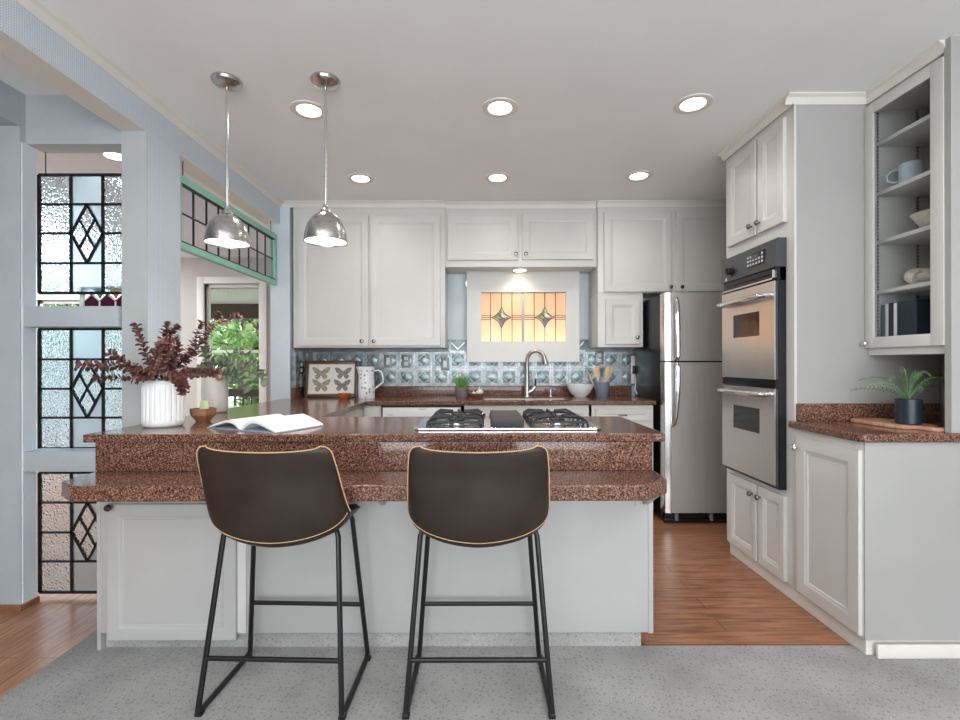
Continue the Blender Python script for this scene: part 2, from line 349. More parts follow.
struct('trim_7', MB().box(-2.24, -1.772, 2.30, 2.40, Z(470.5, 2.31), Z(450.5, 2.31), .003), M['post_shaded'])
struct('trim_13', bx(-2.24, -2.234, 2.296, 2.366, 0, 2.284), M['cool'], smooth=False)
struct('baseboard_left', bx(-5.8, -2.225, 2.275, 2.375, 0, .028, b=.004), M['wood_mid'])
def crown(name, pts, s=.045):
    mb = MB(); prof = [(0, -s), (.006, -s), (.010, -s*.72), (s*.45, -s*.35), (s*.8, -s*.14), (s*.85, 0), (0, 0)]
    for (a, b, n) in pts:
        a = Vector(a); b = Vector(b); n = Vector(n)
        mb.loft([[p + n*u + Vector((0, 0, v)) for u, v in prof] for p in (a, b)])
    return struct(name, mb, M['trim'], angle=25)
zc = HC-.0005
crown('trim_8', [((AX, -3, zc), (AX, 3.86, zc), (1, 0, 0))])
crown('trim_9', [((-1.60, 3.87, zc), (X(446, 3.87), 3.87, zc), (0, -1, 0)), ((X(446, 3.87), 3.90, zc), (X(597, 3.87), 3.90, zc), (0, -1, 0)), ((X(597, 3.87), 3.87, zc), (2.30, 3.87, zc), (0, -1, 0))])
crown('trim_10', [((1.56, 2.33, zc), (1.56, 3.0, zc), (-1, 0, 0)), ((1.52, 2.342, zc), (1.93, 2.342, zc), (0, -1, 0)), ((1.93, 1.935, zc), (1.93, 2.342, zc), (-1, 0, 0))])

# ---------------------------------------------------------------- outside the hall window
struct('porch_ceiling', bx(-6, -1.2, 6.05, 7.7, 2.16, 2.22), M['trim'], smooth=False)
struct('porch_deck', bx(-6.5, -1, 6.05, 8, -.25, -.12), M['concrete'], smooth=False)
struct('ground', bx(-14, 8, 8, 22, -.6, -.5), M['grass'], smooth=False)
rl = thing('deck_railing', (-3, 7.5, -.12), 'dark brown wooden deck railing with thin balusters outside the far window', 'railing')
bx(-6, -1.2, 7.45, 7.56, Z(396, 7.5), Z(388, 7.5), b=.01).build('top_rail', M['wood_dark'], rl)
bx(-6, -1.2, 7.47, 7.54, -.02, .05, b=.01).build('bottom_rail', M['wood_dark'], rl)
for k in range(10): bx(-4.45+.135*k-.014, -4.45+.135*k+.014, 7.49, 7.52, .04, .69).build('baluster', M['wood_dark'], rl, smooth=False)
bm_ = tag(bx(-6, -1.2, 7.55, 7.72, Z(318, 7.6), 2.16).build('porch_beam', M['wood_dark'], smooth=False), 'dark timber beam across the porch beyond the far window', 'beam')
bm_['kind'] = 'structure'
for x in (-6.05, -1.3): struct('porch_post', bx(x, x+.12, 7.56, 7.68, -.12, Z(318, 7.6)), M['wood_dark'], smooth=False)
def leafquad(mb, c, r, nrm=None, elong=1.4):
    n = Vector(nrm) if nrm else Vector((rnd.gauss(0, 1), rnd.gauss(0, 1), rnd.gauss(0, 1))); n.normalize()
    a = n.orthogonal().normalized(); a = Matrix.Rotation(rnd.uniform(0, 6.28), 3, n) @ a; b = n.cross(a); c = Vector(c)
    mb.add([c-a*r*elong, c-b*r*.55+n*r*.1, c+a*r*elong, c+b*r*.55+n*r*.1], [(0, 1, 2, 3)])
def tree(x, y, h, r, n, label, cz=None):
    t = thing('tree', (x, y, -.5), label, 'tree', 'trees outside the far window')
    tr = MB(); p = [Vector((x, y, -.5)), Vector((x+.05, y, .5)), Vector((x-.05, y+.05, h*.5)), Vector((x+.02, y, h*.85))]; tr.tube(p, .1, 8, radii=[.13, .1, .08, .03])
    for k in range(7):
        a = rnd.uniform(0, 6.28); z = rnd.uniform(.25, .7)*h; q = Vector((x, y, z)); e = q + Vector((math.cos(a), math.sin(a)*.7, .45))*r*.8
        tr.tube([q, (q+e)/2+Vector((0, 0, .1)), e], .03, 6, radii=[.045, .03, .012])
    tr.build('trunk', M['bark'], t)
    lf = MB(); cl = [(Vector((x, y, cz or h*.62)) + Vector((rnd.gauss(0, .45), rnd.gauss(0, .3), rnd.gauss(0, .42)))*r) for _ in range(26)]
    for k in range(n):
        c = rnd.choice(cl); leafquad(lf, c + Vector((rnd.gauss(0, .2), rnd.gauss(0, .2), rnd.gauss(0, .16)))*r, rnd.uniform(.05, .10))
    lf.build('foliage', M['leaf_tree'], t, smooth=False, recalc=False)
tree(-4.4, 9.4, 3.0, 1.1, 2000, 'leafy green tree straight behind the deck railing', 1.35)
tree(-6.6, 13.2, 4.2, 1.5, 2200, 'taller green tree to the left behind the railing', 1.9)
tree(-8.6, 10.0, 3.6, 1.5, 2200, 'green tree seen only through the textured glass screen', 1.6)
tree(-12.2, 12.0, 4.4, 1.6, 2200, 'far green tree leftmost behind the textured glass screen', 1.9)

# ---------------------------------------------------------------- leaded glass screens
def bar(mb, a, b, wd, y0, y1):
    a = Vector((a[0], a[1])); b = Vector((b[0], b[1])); t = (b-a).normalized(); n = Vector((-t.y, t.x))*wd/2
    mb.prism([tuple(a-n), tuple(b-n), tuple(b+n), tuple(a+n)], y0, y1, 'y')
def screen(z0, z1, label, rows, rail=0):
    x0, x1 = -2.258, -1.768; y = 2.41
    t = thing('leaded_glass_panel', ((x0+x1)/2, y, z0), label, 'stained glass panel', 'leaded glass panels between post and column')
    w3 = (x1-x0)/3; xs = [x0, x0+w3, x0+2*w3, x1]; zs = rows
    l = MB(); ya, yb = y-.006, y+.006
    for x in xs: bar(l, (x, z0), (x, z1), .011 if x not in (x0, x1) else .014, ya, yb)
    for k, z in enumerate(zs):
        for i in range(3):
            if i == 1 and k == 2: continue
            bar(l, (xs[i], z), (xs[i+1], z), .011 if 0 < k < len(zs)-1 else .014, ya, yb)
    cx = (xs[1]+xs[2])/2; a, b = zs[1], zs[3]; m_ = (a+b)/2
    P = [(cx, b), (xs[2], m_), (cx, a), (xs[1], m_)]
    for i in range(4): bar(l, P[i], P[(i+1) % 4], .010, ya, yb)
    mid = lambda p, q: ((p[0]+q[0])/2, (p[1]+q[1])/2)
    bar(l, mid(P[0], P[1]), mid(P[2], P[3]), .007, ya, yb); bar(l, mid(P[1], P[2]), mid(P[3], P[0]), .007, ya, yb)
    l.build('lead_came', M['lead'], t, smooth=False)
    g = MB()
    for i in (0, 2): g.box(xs[i]+.003, xs[i+1]-.003, y-.002, y+.002, z0, z1)
    g.prism([P[0], P[3], P[2], P[1]], y-.002, y+.002, 'y')
    g.build('hammered_glass', M['hammered'], t, smooth=False)
    g = MB()
    for a_, b_ in ((zs[0], zs[1]), (zs[3], zs[4])): g.box(xs[1]+.003, xs[2]-.003, y-.002, y+.002, a_+.003, b_-.003)
    for (q, r_) in (((xs[1], b), (P[0], P[3])), ((xs[2], b), (P[1], P[0])), ((xs[2], a), (P[2], P[1])), ((xs[1], a), (P[3], P[2]))):
        g.prism([q, r_[0], r_[1]], y-.002, y+.002, 'y')
    g.build('frosted_glass', M['frosted'], t, smooth=False)
    for x in (-2.225, -1.80): MB().cyl((x, y, z1), (x, y-.005 if rail else y, rail or 2.2855), .0025, 6).build('hanger', M['lead'], t)
    return t
def zr(a): return [Z(p, 2.40) for p in a]
screen(Z(292, 2.4), Z(173.5, 2.4), 'topmost leaded glass panel with black diamond, hung under the header', zr([292, 262, 232, 203, 173.5]))
screen(Z(448, 2.4), Z(328, 2.4), 'middle leaded glass panel with diamond, green tinged, between the two blue rails', zr([448, 417, 388, 358.5, 328]), Z(326, 2.31))
screen(Z(592, 2.4), Z(472, 2.4), 'lowest leaded glass panel with black diamond, above the plank floor', zr([592, 561, 532, 502, 472]), Z(470.5, 2.31))
# small coloured valance on the upper rail
vy = 2.44; v0 = Z(305.5, 2.31)
vt = thing('stained_glass_strip', (-1.93, vy, v0), 'small stained glass strip of plum arrowheads behind the upper blue rail', 'stained glass panel')
x0 = X(85, vy); pw = .083; mats = [M['s_plum'], M['s_teal'], M['s_yellow'], M['s_mauve'], M['trim']]; vm = MB(); zt = Z(288, vy); zb = Z(312, vy)
for k in range(4):
    a = x0+pw*k; b = min(a+pw-.008, -1.66); m_ = (a+b)/2; zs_ = Z(300.5, vy); zp = Z(293.5, vy)
    vm.mi = 0; vm.prism([(a, zb), (b, zb), (b, zs_), (m_, zp), (a, zs_)], vy-.002, vy+.002, 'y')
    vm.mi = 1+k % 3; vm.prism([(b-.03, zt), (b+.035, zt), (b+.004, zs_+.012)], vy-.002, vy+.002, 'y')
    vm.mi = 4; bar(vm, (b+.004, zb), (b+.004, zs_), .008, vy-.004, vy+.004); bar(vm, (b+.004, zs_), (m_+pw, zp), .006, vy-.004, vy+.004); bar(vm, (a-.004, zs_), (m_, zp), .006, vy-.004, vy+.004); bar(vm, (m_, zp), (b+.004, zs_), .006, vy-.004, vy+.004)
vm.build('coloured_glass', mats, vt, smooth=False)
vm = MB(); vm.box(x0-.02, -1.66, vy-.006, vy+.006, zb-.012, zb).box(x0-.02, -1.66, vy-.006, vy+.006, zt, zt+.012).box(x0-.024, x0-.004, vy-.006, vy+.006, zb-.012, zt+.012).box(x0-.024, -1.66, 2.40, vy+.006, zb-.03, zb-.012)
vm.build('wooden_frame', M['trim'], vt)
# mint green framed transom hanging below the beam
gx = -1.68; gt, gb = 2.255, 1.84; gy0, gy1 = 2.58, 3.855
tr = thing('framed_glass_transom', (gx, (gy0+gy1)/2, gb), 'long mint green framed leaded glass panel hanging under the beam', 'stained glass panel')
g = MB(); g.box(gx-.018, gx+.018, gy0, gy1, gt-.045, gt, .003).box(gx-.018, gx+.018, gy0, gy1, gb, gb+.04, .003).box(gx-.018, gx+.018, gy1-.045, gy1, gb+.04, gt-.045, .003).box(gx-.018, gx+.018, gy0, gy0+.045, gb+.04, gt-.045, .003)
g.build('green_frame', M['green_paint'], tr)
g = MB(); nn = 9
for k in range(1, nn):
    y = gy0+.045+(gy1-gy0-.09)*k/nn; g.box(gx-.005, gx+.005, y-.004, y+.004, gb+.04, gt-.045)
zm = (gb+gt)/2+.0; g.box(gx-.005, gx+.005, gy0+.045, gy1-.045, zm-.004, zm+.004)
g.box(gx-.006, gx+.019, gy0+.04, gy1-.04, gt-.053, gt-.045).box(gx-.006, gx+.019, gy0+.04, gy1-.04, gb+.04, gb+.046)
g.build('lead_came', M['lead'], tr, smooth=False)
bx(gx-.002, gx+.002, gy0+.045, gy1-.045, gb+.04, gt-.045).build('grey_glass', M['greyglass'], tr, smooth=False)
for y in (2.66, 3.78): MB().cyl((gx, y, gt), (gx, y, BZ-.004), .003, 6).build('hanger', M['lead'], tr)

# ---------------------------------------------------------------- worktops
CT = .91; CB = CT-.034; ED = 3.58
wt = thing('worktop', (-.4, 2.2, CB), 'brown speckled granite worktop running around three sides of the kitchen', 'worktop')
xs = [-1.63, -1.558, X(366, ED), .03, .72, .76, 1.345]; ys = [1.925, 2.55, ED, 3.70, 3.858, 4.00, 4.19]
def keep(i, j):
    if j == 0: return i < 5
    if j == 1: return i < 2
    if i == 0: return j <= 3 and j < 4 and ys[j+1] <= 3.859
    if i == 3 and j in (3, 4): return False
    return True
MB().cells(xs, ys, keep, CB, CT).build('granite_slab', M['granite'], wt, bevel=.006)
MB().box(-1.557, 1.345, 4.165, 4.189, CT, .996, .003).box(-1.557, -1.53, 3.87, 4.165, CT, .996, .003).build('granite_splash', M['granite'], wt)
MB().box(-1.585, .71, 1.935, 1.96, .757, CB, .002).build('granite_riser', M['granite'], wt)
bt = tag(MB().prism([(-1.49, 1.705), (.605, 1.705), (.716, 1.80), (.716, 1.958), (-1.587, 1.958), (-1.587, 1.78)], .697, .756).build('bar_ledge', M['granite'], bevel=.007), 'lower brown granite breakfast ledge with clipped corners behind the stools', 'worktop')
# peninsula base
IF = 1.965; IL, IR = X(97, IF), X(652.5, IF)
pn = thing('peninsula_cabinet', (-.4, 2.2, 0), 'long white peninsula base under the breakfast ledge, one door at its left', 'cabinet')
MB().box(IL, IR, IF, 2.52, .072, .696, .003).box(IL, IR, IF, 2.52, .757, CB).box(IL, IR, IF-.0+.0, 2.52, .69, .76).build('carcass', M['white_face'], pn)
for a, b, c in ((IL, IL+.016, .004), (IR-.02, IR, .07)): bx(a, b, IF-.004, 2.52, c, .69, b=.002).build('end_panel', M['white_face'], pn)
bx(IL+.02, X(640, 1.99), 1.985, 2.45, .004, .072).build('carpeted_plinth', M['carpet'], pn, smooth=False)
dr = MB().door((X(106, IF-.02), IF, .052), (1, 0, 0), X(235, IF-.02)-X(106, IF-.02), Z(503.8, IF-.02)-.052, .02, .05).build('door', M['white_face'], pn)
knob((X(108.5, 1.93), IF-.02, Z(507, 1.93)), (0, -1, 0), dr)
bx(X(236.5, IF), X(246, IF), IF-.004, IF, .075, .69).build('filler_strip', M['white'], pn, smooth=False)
for i, px in enumerate((378, 640)):
    b = MB(); x = X(px, IF); b.box(x-.022, x-.012, IF-.006, IF, .60, .696).box(x-.012, x+.03, IF-.003, IF, .625, .69, .001).prism([(IF, .696), (IF-.14, .696), (IF-.14, .684), (IF-.012, .61), (IF, .61)], x+.012, x+.03, 'x')
    tag(b.build('ledge_bracket', M['white_face']), ['white bracket under the ledge beside the left stool', 'white bracket under the right end of the granite ledge'][i], 'bracket', 'ledge brackets')
# back and left base units
bd = 3.61
def front(mb, x0, x1, z0, z1, **k): return mb.door((x0, bd, z0), (1, 0, 0), x1-x0, z1-z0, .018, .04, **k)
lb = thing('corner_base_cabinet', (-1.2, 3.1, 0), 'white base cabinet under the left worktop by the butterfly picture', 'cabinet')
MB().box(-1.62, X(366, ED)-.03, 2.53, bd, .07, CB-.001).box(-1.525, X(381, bd), bd, 4.15, .07, CB-.001).build('carcass', M['white'], lb, smooth=False)
front(MB(), X(366, ED)-.02, X(380, bd), .30, .86, flat=True).build('drawer_front', M['white'], lb)
dw = thing('dishwasher', (X(421, bd), bd+.3, 0), 'white dishwasher under the back worktop, left of the sink', 'dishwasher')
x0, x1 = X(382.5, bd), X(461, bd)
bx(x0, x1, bd+.002, 4.12, .08, CB-.004).build('body', M['dark'], dw, smooth=False)
bx(x0+.004, x1-.004, bd-.02, bd, .72, CB-.016, b=.004).build('control_panel', M['plastic'], dw); bx(x0+.004, x1-.004, bd-.016, bd, .1, .715, b=.004).build('door', M['plastic'], dw)
g = MB()
for k in range(5): g.box(X(419, bd)+k*.012, X(419, bd)+k*.012+.008, bd-.0208, bd-.0195, .845, .851)
g.build('badge', M['crock'], dw, smooth=False)
bx(X(388, bd), X(393, bd), bd-.022, bd-.019, .80, .81).build('button', M['grey_key'], dw)
sb = thing('sink_base_cabinet', (X(528, bd), bd+.3, 0), 'white base cabinet below the sink with two false drawer fronts', 'cabinet')
x0, x1 = X(462, bd), X(591, bd)
MB().box(x0, x1, bd, bd+.02, .08, CB-.001).box(x0, x0+.018, bd, 4.12, .08, CB-.001).box(x1-.018, x1, bd, 4.12, .08, CB-.001).build('carcass', M['white'], sb, smooth=False)
mid = (x0+x1)/2
for a, b in ((x0+.03, mid-.01), (mid+.01, x1-.02)): front(MB(), a, b, .70, CB-.03).build('drawer_front', M['white'], sb); front(MB(), a, b, .1, .68).build('door', M['white'], sb)
db = thing('drawer_base_cabinet', (X(620, bd), bd+.3, 0), 'white drawer cabinet under the worktop end beside the refrigerator', 'cabinet')
x0, x1 = X(591.5, bd), X(653, bd)
bx(x0, x1, bd, 4.12, .08, CB-.001).build('carcass', M['white'], db, smooth=False)
dd = front(MB(), x0+.03, x1-.03, .755, CB-.03).build('drawer', M['white'], db)
MB().tube([(X(618, bd), bd-.018, .80), (X(618.5, bd), bd-.045, .80), (X(625, bd), bd-.045, .80), (X(625.5, bd), bd-.018, .80)], .005).build('handle', M['dark_nickel'], dd)
for k in range(2): front(MB(), x0+.03, x1-.03, .1+.325*k, .405+.325*k).build('drawer', M['white'], db)

# ---------------------------------------------------------------- pressed tin backsplash
P_ = .1515
def tin_tile(mb, u, z, conv):
    def b(u0, u1, z0, z1, h): mb.add([conv(a, c, q) for a in (u0, u1) for c in (z0, z1) for q in (0, h)], [(0, 1, 3, 2), (4, 6, 7, 5), (0, 4, 5, 1), (2, 3, 7, 6), (0, 2, 6, 4), (1, 5, 7, 3)])
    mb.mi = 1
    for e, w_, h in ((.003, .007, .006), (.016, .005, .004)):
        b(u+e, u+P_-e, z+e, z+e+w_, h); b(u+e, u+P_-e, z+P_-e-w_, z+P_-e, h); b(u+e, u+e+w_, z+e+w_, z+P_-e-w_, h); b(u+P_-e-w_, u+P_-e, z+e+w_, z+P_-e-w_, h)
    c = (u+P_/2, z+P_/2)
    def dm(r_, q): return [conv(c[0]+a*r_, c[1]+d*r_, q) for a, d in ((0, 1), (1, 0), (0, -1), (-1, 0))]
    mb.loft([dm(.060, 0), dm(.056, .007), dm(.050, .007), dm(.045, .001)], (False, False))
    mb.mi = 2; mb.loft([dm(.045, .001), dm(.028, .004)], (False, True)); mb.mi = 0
tb = MB(); cv = lambda u, z, q: (u, 4.188-q, z)
u0 = -.576-P_*6; z0 = .997
tb.box(-1.528, 1.42, 4.188, 4.1995, z0, 1.326).box(X(447, 3.9)-.02, X(594, 3.9)+.02, 4.188, 4.1995, 1.326, 1.408)
for k in range(13+6):
    u = u0+P_*k
    if u+P_ > 1.43: continue
    for j in range(2 if not (5 < k < 15) else 2): tin_tile(tb, u, z0+P_*j, cv)
for k in (7, 8, 15, 16):
    u = u0+P_*k; c = u+P_/2
    if not (X(447, 3.9)-.02 < c < X(594, 3.9)+.02): continue
    tb.mi = 1
    for sg_ in (-1, 1): tb.prism([(c, 1.318), (c, 1.330), (c+sg_*.06, 1.39), (c+sg_*.06, 1.378)], 4.182, 4.188, 'y')
    tb.box(u+.002, u+.01, 4.183, 4.188, 1.302, 1.405).box(u+.01, u+P_-.002, 4.183, 4.188, 1.302, 1.31)
cs = lambda u, z, q: (-1.5285+q, u, z)
tb.box(-1.5585, -1.529, 3.862, 4.188, z0, 1.326)
for k in range(2):
    for j in range(2): tin_tile(tb, 3.873+P_*k, z0+P_*j, cs)
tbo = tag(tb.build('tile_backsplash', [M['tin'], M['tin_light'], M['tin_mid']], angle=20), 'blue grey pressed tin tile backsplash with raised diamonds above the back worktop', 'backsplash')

# ---------------------------------------------------------------- upper cabinets on the back wall
def upper(name, label, px0, px1, zb, zt, fd, doors, kn, gap=0):
    x0, x1 = X(px0, fd), X(px1, fd); t = thing(name, ((x0+x1)/2, fd+.15, zb), label, 'cabinet', 'upper cabinets on the back wall')
    bx(x0, x1, fd, 4.199, zb, zt, b=.002).build('carcass', M['white'], t)
    for (a, b, y0, y1), k in zip(doors, kn):
        d_ = fd-.02; q = MB().door((X(a, d_), fd, Z(y1, d_)), (1, 0, 0), X(b, d_)-X(a, d_), Z(y0, d_)-Z(y1, d_)).build('door', M['white'], t)
        if k: knob((X(k[0], d_), d_, Z(k[1], d_)), (0, -1, 0), q)
    return t
upper('upper_cabinet', 'tall white two-door wall cabinet left of the stained glass window', 293.5, 445, 1.328, HC-.002, 3.87, [(298, 368.5, 215, 345.5), (370.5, 440.5, 215, 345.5)], [(362, 341), (374, 341)])
upper('upper_cabinet', 'short white two-door cabinet directly above the stained glass window', 445.2, 597, Z(267, 3.9), HC-.002, 3.90, [(447.5, 518.5, 215, 260), (522.5, 594, 214, 259.5)], [(516, 254), (526, 254)])
upper('upper_cabinet', 'white two-door wall cabinet above the refrigerator', 598, 758, Z(293, 3.87), HC-.002, 3.87, [(604.5, 672, 212, 292), (676.5, 748, 211.5, 292)], [(670.5, 287.5), (681.5, 287.5)])
upper('upper_cabinet', 'small single-door white wall cabinet left of the refrigerator top', 598, 643, 1.328, Z(293, 3.87)-.002, 3.87, [(606, 640, 299, 344.5)], [(637, 337.5)])
pk = thing('puck_light', (X(520, 3.99), 3.99, Z(267, 3.9)-.012), 'small round warm puck light under the cabinet above the window', 'light')
MB().lathe([(.062, .012), (.064, .004), (.055, 0)], pk.location).build('housing', M['trim'], pk); MB().lathe([(.054, 0), (.052, -.003)], pk.location).build('lens', M['emit_warm'], pk)
lamp('puck_lamp', 'SPOT', (X(520, 3.99), 3.965, Z(267, 3.9)-.02), (R(4), 0, 0), 7, (1, .88, .72), spot_size=R(150), spot_blend=1, shadow_soft_size=.04)

# ---------------------------------------------------------------- stained glass window in its white box
wd = 4.09; a0, a1 = X(467, wd), X(579.5, wd); z0, z1 = Z(362, wd), Z(270.5, wd); g0, g1 = X(481.3, wd), X(566, wd); h0, h1 = Z(341.5, wd), Z(292.3, wd)
sw = thing('stained_glass_window', ((a0+a1)/2, wd, z0), 'amber stained glass window with two coloured stars in a wide white board above the sink', 'window')
MB().cells([a0, g0, g1, a1], [-z1, -h1, -h0, -z0], lambda i, j: not (i == 1 and j == 1), 0, .022)
fr = MB(); fr.box(a0, g0, wd, wd+.022, z0, z1).box(g1, a1, wd, wd+.022, z0, z1).box(g0, g1, wd, wd+.022, z0, h0).box(g0, g1, wd, wd+.022, h1, z1)
fr.build('white_board', M['white'], sw, smooth=False)
MB().box(a0+.01, a0+.022, wd+.022, 4.181, z0, z1).box(a1-.022, a1-.01, wd+.022, 4.181, z0, z1).box(a0, a1, wd+.022, 4.181, z1-.012, z1).box(a0, a1, wd+.022, 4.181, z0, z0+.012).box(a0, a1, 4.171, 4.181, z0, z1).build('light_box', M['trim'], sw, smooth=False)
gx_ = lambda p: X(460+p/6.857, wd); gz_ = lambda p: Z(262+p/6.857, wd)
ld = MB(); y0, y1 = wd+.006, wd+.012
for p in (210, 358, 510, 656): bar(ld, (gx_(p), h0), (gx_(p), h1), .0055, y0, y1)
for c in (285, 583):
    bar(ld, (gx_(c), h1), (gx_(c), gz_(310)), .0045, y0, y1); bar(ld, (gx_(c), gz_(450)), (gx_(c), h0), .0045, y0, y1)
for z in (366, 380, 394):
    for a, b in ((145, 215), (355, 515), (650, 725)): bar(ld, (gx_(a), gz_(z)), (gx_(b), gz_(z)), .004, y0, y1)
bar(ld, (gx_(140), h1-.002), (gx_(728), h1-.002), .006, y0, y1)
def arc2(c, p, q, k=7):
    m_ = (c, 380); out = []
    for i in range(k+1):
        t = i/k; e = (p[0]*(1-t)+q[0]*t, p[1]*(1-t)+q[1]*t); s_ = .27*4*t*(1-t)
        out.append((e[0]*(1-s_)+m_[0]*s_, e[1]*(1-s_)+m_[1]*s_))
    return out
sg = MB(); smats = [M['s_green'], M['s_blue'], M['s_red'], M['s_yellow'], M['s_white']]
for c in (285, 583):
    T, B_, Lf, Rt = (c, 308), (c, 452), (c-68, 380), (c+68, 380)
    for p, q, m1 in ((T, Lf, 0), (Lf, B_, 3), (B_, Rt, 2), (Rt, T, 4)):
        A = arc2(c, p, q); sg.mi = m1
        sg.prism([(gx_(a), gz_(b)) for a, b in A] + [(gx_(c), gz_(380))], wd+.012, wd+.0155, 'y')
        for i in range(len(A)-1): bar(ld, (gx_(A[i][0]), gz_(A[i][1])), (gx_(A[i+1][0]), gz_(A[i+1][1])), .005, y0, y1)
    sg.mi = 1; sg.prism([(gx_(c-20), gz_(396)), (gx_(c+20), gz_(396)), (gx_(c), gz_(446))], wd+.010, wd+.012, 'y'); sg.prism([(gx_(c-20), gz_(396)), (gx_(c), gz_(376)), (gx_(c+20), gz_(396))], wd+.010, wd+.012, 'y')
    for q in ((-46, 378, 0, 400), (46, 378, 0, 340), (-30, 350, 30, 402)): bar(ld, (gx_(c+q[0]), gz_(q[1])), (gx_(c+q[2]), gz_(q[3])), .004, y0, y1)
    sg.mi = 3; sg.prism([(gx_(c-40), gz_(384)), (gx_(c-20), gz_(372)), (gx_(c-14), gz_(396))], wd+.010, wd+.012, 'y')
am = MB(); xl = g0-.004
for c, xr in ((285, gx_(432)), (583, g1+.004)):
    up = [(gx_(a), gz_(b)) for a, b in arc2(c, (c, 308), (c-68, 380))]; dn = [(gx_(a), gz_(b)) for a, b in arc2(c, (c-68, 380), (c, 452))]
    am.prism([(xl, h1+.004), (gx_(c), h1+.004)] + up + dn[1:] + [(gx_(c), h0-.004), (xl, h0-.004)], wd+.012, wd+.016, 'y')
    up = [(gx_(a), gz_(b)) for a, b in arc2(c, (c, 308), (c+68, 380))]; dn = [(gx_(a), gz_(b)) for a, b in arc2(c, (c+68, 380), (c, 452))]
    am.prism([(xr, h1+.004), (gx_(c), h1+.004)] + up + dn[1:] + [(gx_(c), h0-.004), (xr, h0-.004)], wd+.012, wd+.016, 'y')
    xl = xr
am.build('amber_glass', M['amber'], sw, smooth=False)
ld.build('lead_came', M['lead'], sw, smooth=False); sg.build('star_glass', smats, sw, smooth=False)
bx(gx_(424), gx_(441), wd+.002, wd+.011, h0, h1).build('centre_bar', M['bar_grey'], sw); MB().cyl((gx_(432), wd, h1-.006), (gx_(432), wd+.01, h1-.006), .008, 12).build('latch', M['lead'], sw)
g = MB()
for z in (Z(282, wd), Z(285, wd)): g.cyl((a0-.008, wd+.006, z-.007), (a0-.008, wd+.006, z+.007), .006, 10)
g.box(a0-.012, a0+.001, wd+.002, wd+.012, Z(286, wd), Z(281, wd)).build('hinge', M['steel_light'], sw)
lamp('window_glow', 'AREA', ((g0+g1)/2, 4.15, h0-.05), (R(180-8), 0, 0), 1.3, (1, .86, .66), shape='RECTANGLE', size=.8, size_y=.03)
lamp('window_glow_back', 'AREA', ((g0+g1)/2, 4.165, (h0+h1)/2), (R(-90), 0, 0), 1.0, (1, .9, .76), shape='RECTANGLE', size=.8, size_y=.45)

# ---------------------------------------------------------------- refrigerator
fx0, fx1, fd = X(664, 3.49), 2.10, 3.49
fg = thing('refrigerator', ((fx0+fx1)/2, 3.8, 0), 'stainless top-freezer refrigerator with black sides beside the wall ovens', 'refrigerator')
fz0, fzs, fz1 = Z(513.5, fd), Z(362, fd), Z(293, fd)
bx(fx0+.005, fx1-.005, fd+.075, 4.16, .03, fz1-.004, b=.006).build('body', M['black_side'], fg)
for nm, a, b in (('freezer_door', fzs+.006, fz1), ('fridge_door', fz0, fzs-.006)):
    mb = MB(); pts = [(fx0, fd+.07), (fx0, fd+.03), (fx0+.012, fd+.010), (fx0+.035, fd+.002), (fx0+.07, fd), (fx1-.07, fd), (fx1-.035, fd+.002), (fx1-.012, fd+.010), (fx1, fd+.03), (fx1, fd+.07)]
    d_ = mb.prism(pts, a, b).build(nm, M['fridge_door'], fg)
    pts = [(fx0-.002, fd+.07), (fx0-.002, fd+.03), (fx0+.011, fd+.008), (fx0+.035, fd-.001), (fx0+.055, fd-.002), (fx0+.055, fd+.012), (fx0+.03, fd+.02), (fx0+.01, fd+.07)]
    MB().prism(pts, a, b).build('steel_edge', M['steel_light'], d_)
    hx = fx0+.085
    if nm == 'freezer_door': P = [(hx, fd, fz1-.03), (hx-.004, fd-.025, fz1-.045), (hx, fd-.04, fz1-.09), (hx, fd-.047, fz1-.25), (hx, fd-.047, a+.03), (hx, fd-.03, a+.012), (hx, fd, a+.008)]
    else: P = [(hx, fd, b-.008), (hx, fd-.03, b-.012), (hx, fd-.047, b-.03), (hx-.001, fd-.046, b-.22), (hx-.012, fd-.035, b-.40), (hx-.018, fd-.015, b-.455), (hx-.02, fd, b-.475)]
    MB().tube(P, .016, 10, radii=[.012, .014, .016, .017, .017, .015, .012]).build('handle', M['chrome'], d_)
MB().box(fx0+.02, fx1-.02, fd+.03, fd+.08, .035, fz0-.006, .003).box(fx0+.01, fx1-.01, fd+.02, fd+.06, .004, .034, .003).build('base_grille', M['black_gloss'], fg)
for x in (fx0+.10, fx0+.36): MB().cyl((x, fd+.025, .02), (x, fd+.025, fz0-.01), .014, 10).build('foot', M['crock'], fg)

# ---------------------------------------------------------------- oven tower, wall oven, right base and glass cabinet
RX = 1.566; DXP = 1.546; N_ = 2.342; FA = 2.985
ot = thing('oven_cabinet', (1.9, 2.66, 0), 'tall white oven housing with paired doors above and below the ovens', 'cabinet')
oy0, oy1, oz0, oz1 = 2.405, 2.925, .548, 1.838
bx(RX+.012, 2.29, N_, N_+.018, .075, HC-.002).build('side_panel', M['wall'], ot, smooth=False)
MB().box(RX, RX+.012, N_-.001, N_+.018, .075, HC-.002).box(RX, 2.29, FA-.018, FA, .075, HC-.002).box(RX, 2.29, N_+.018, FA-.018, oz1+.004, HC-.002).box(RX, 2.29, N_+.018, FA-.018, .075, oz0-.004).box(RX, RX+.02, N_+.018, oy0-.003, oz0-.004, oz1+.004).box(RX, RX+.02, oy1+.003, FA-.018, oz0-.004, oz1+.004).build('carcass', M['white'], ot, smooth=False)
bx(1.575, 2.29, N_, FA-.02, 0, .074).build('plinth', M['trim'], ot, smooth=False)
def rdoor(y_near, y_far, z0, z1, parent, stile=.055): return MB().door((RX, y_far, z0), (0, -1, 0), y_far-y_near, z1-z0, .02, stile).build('door', M['white'], parent)
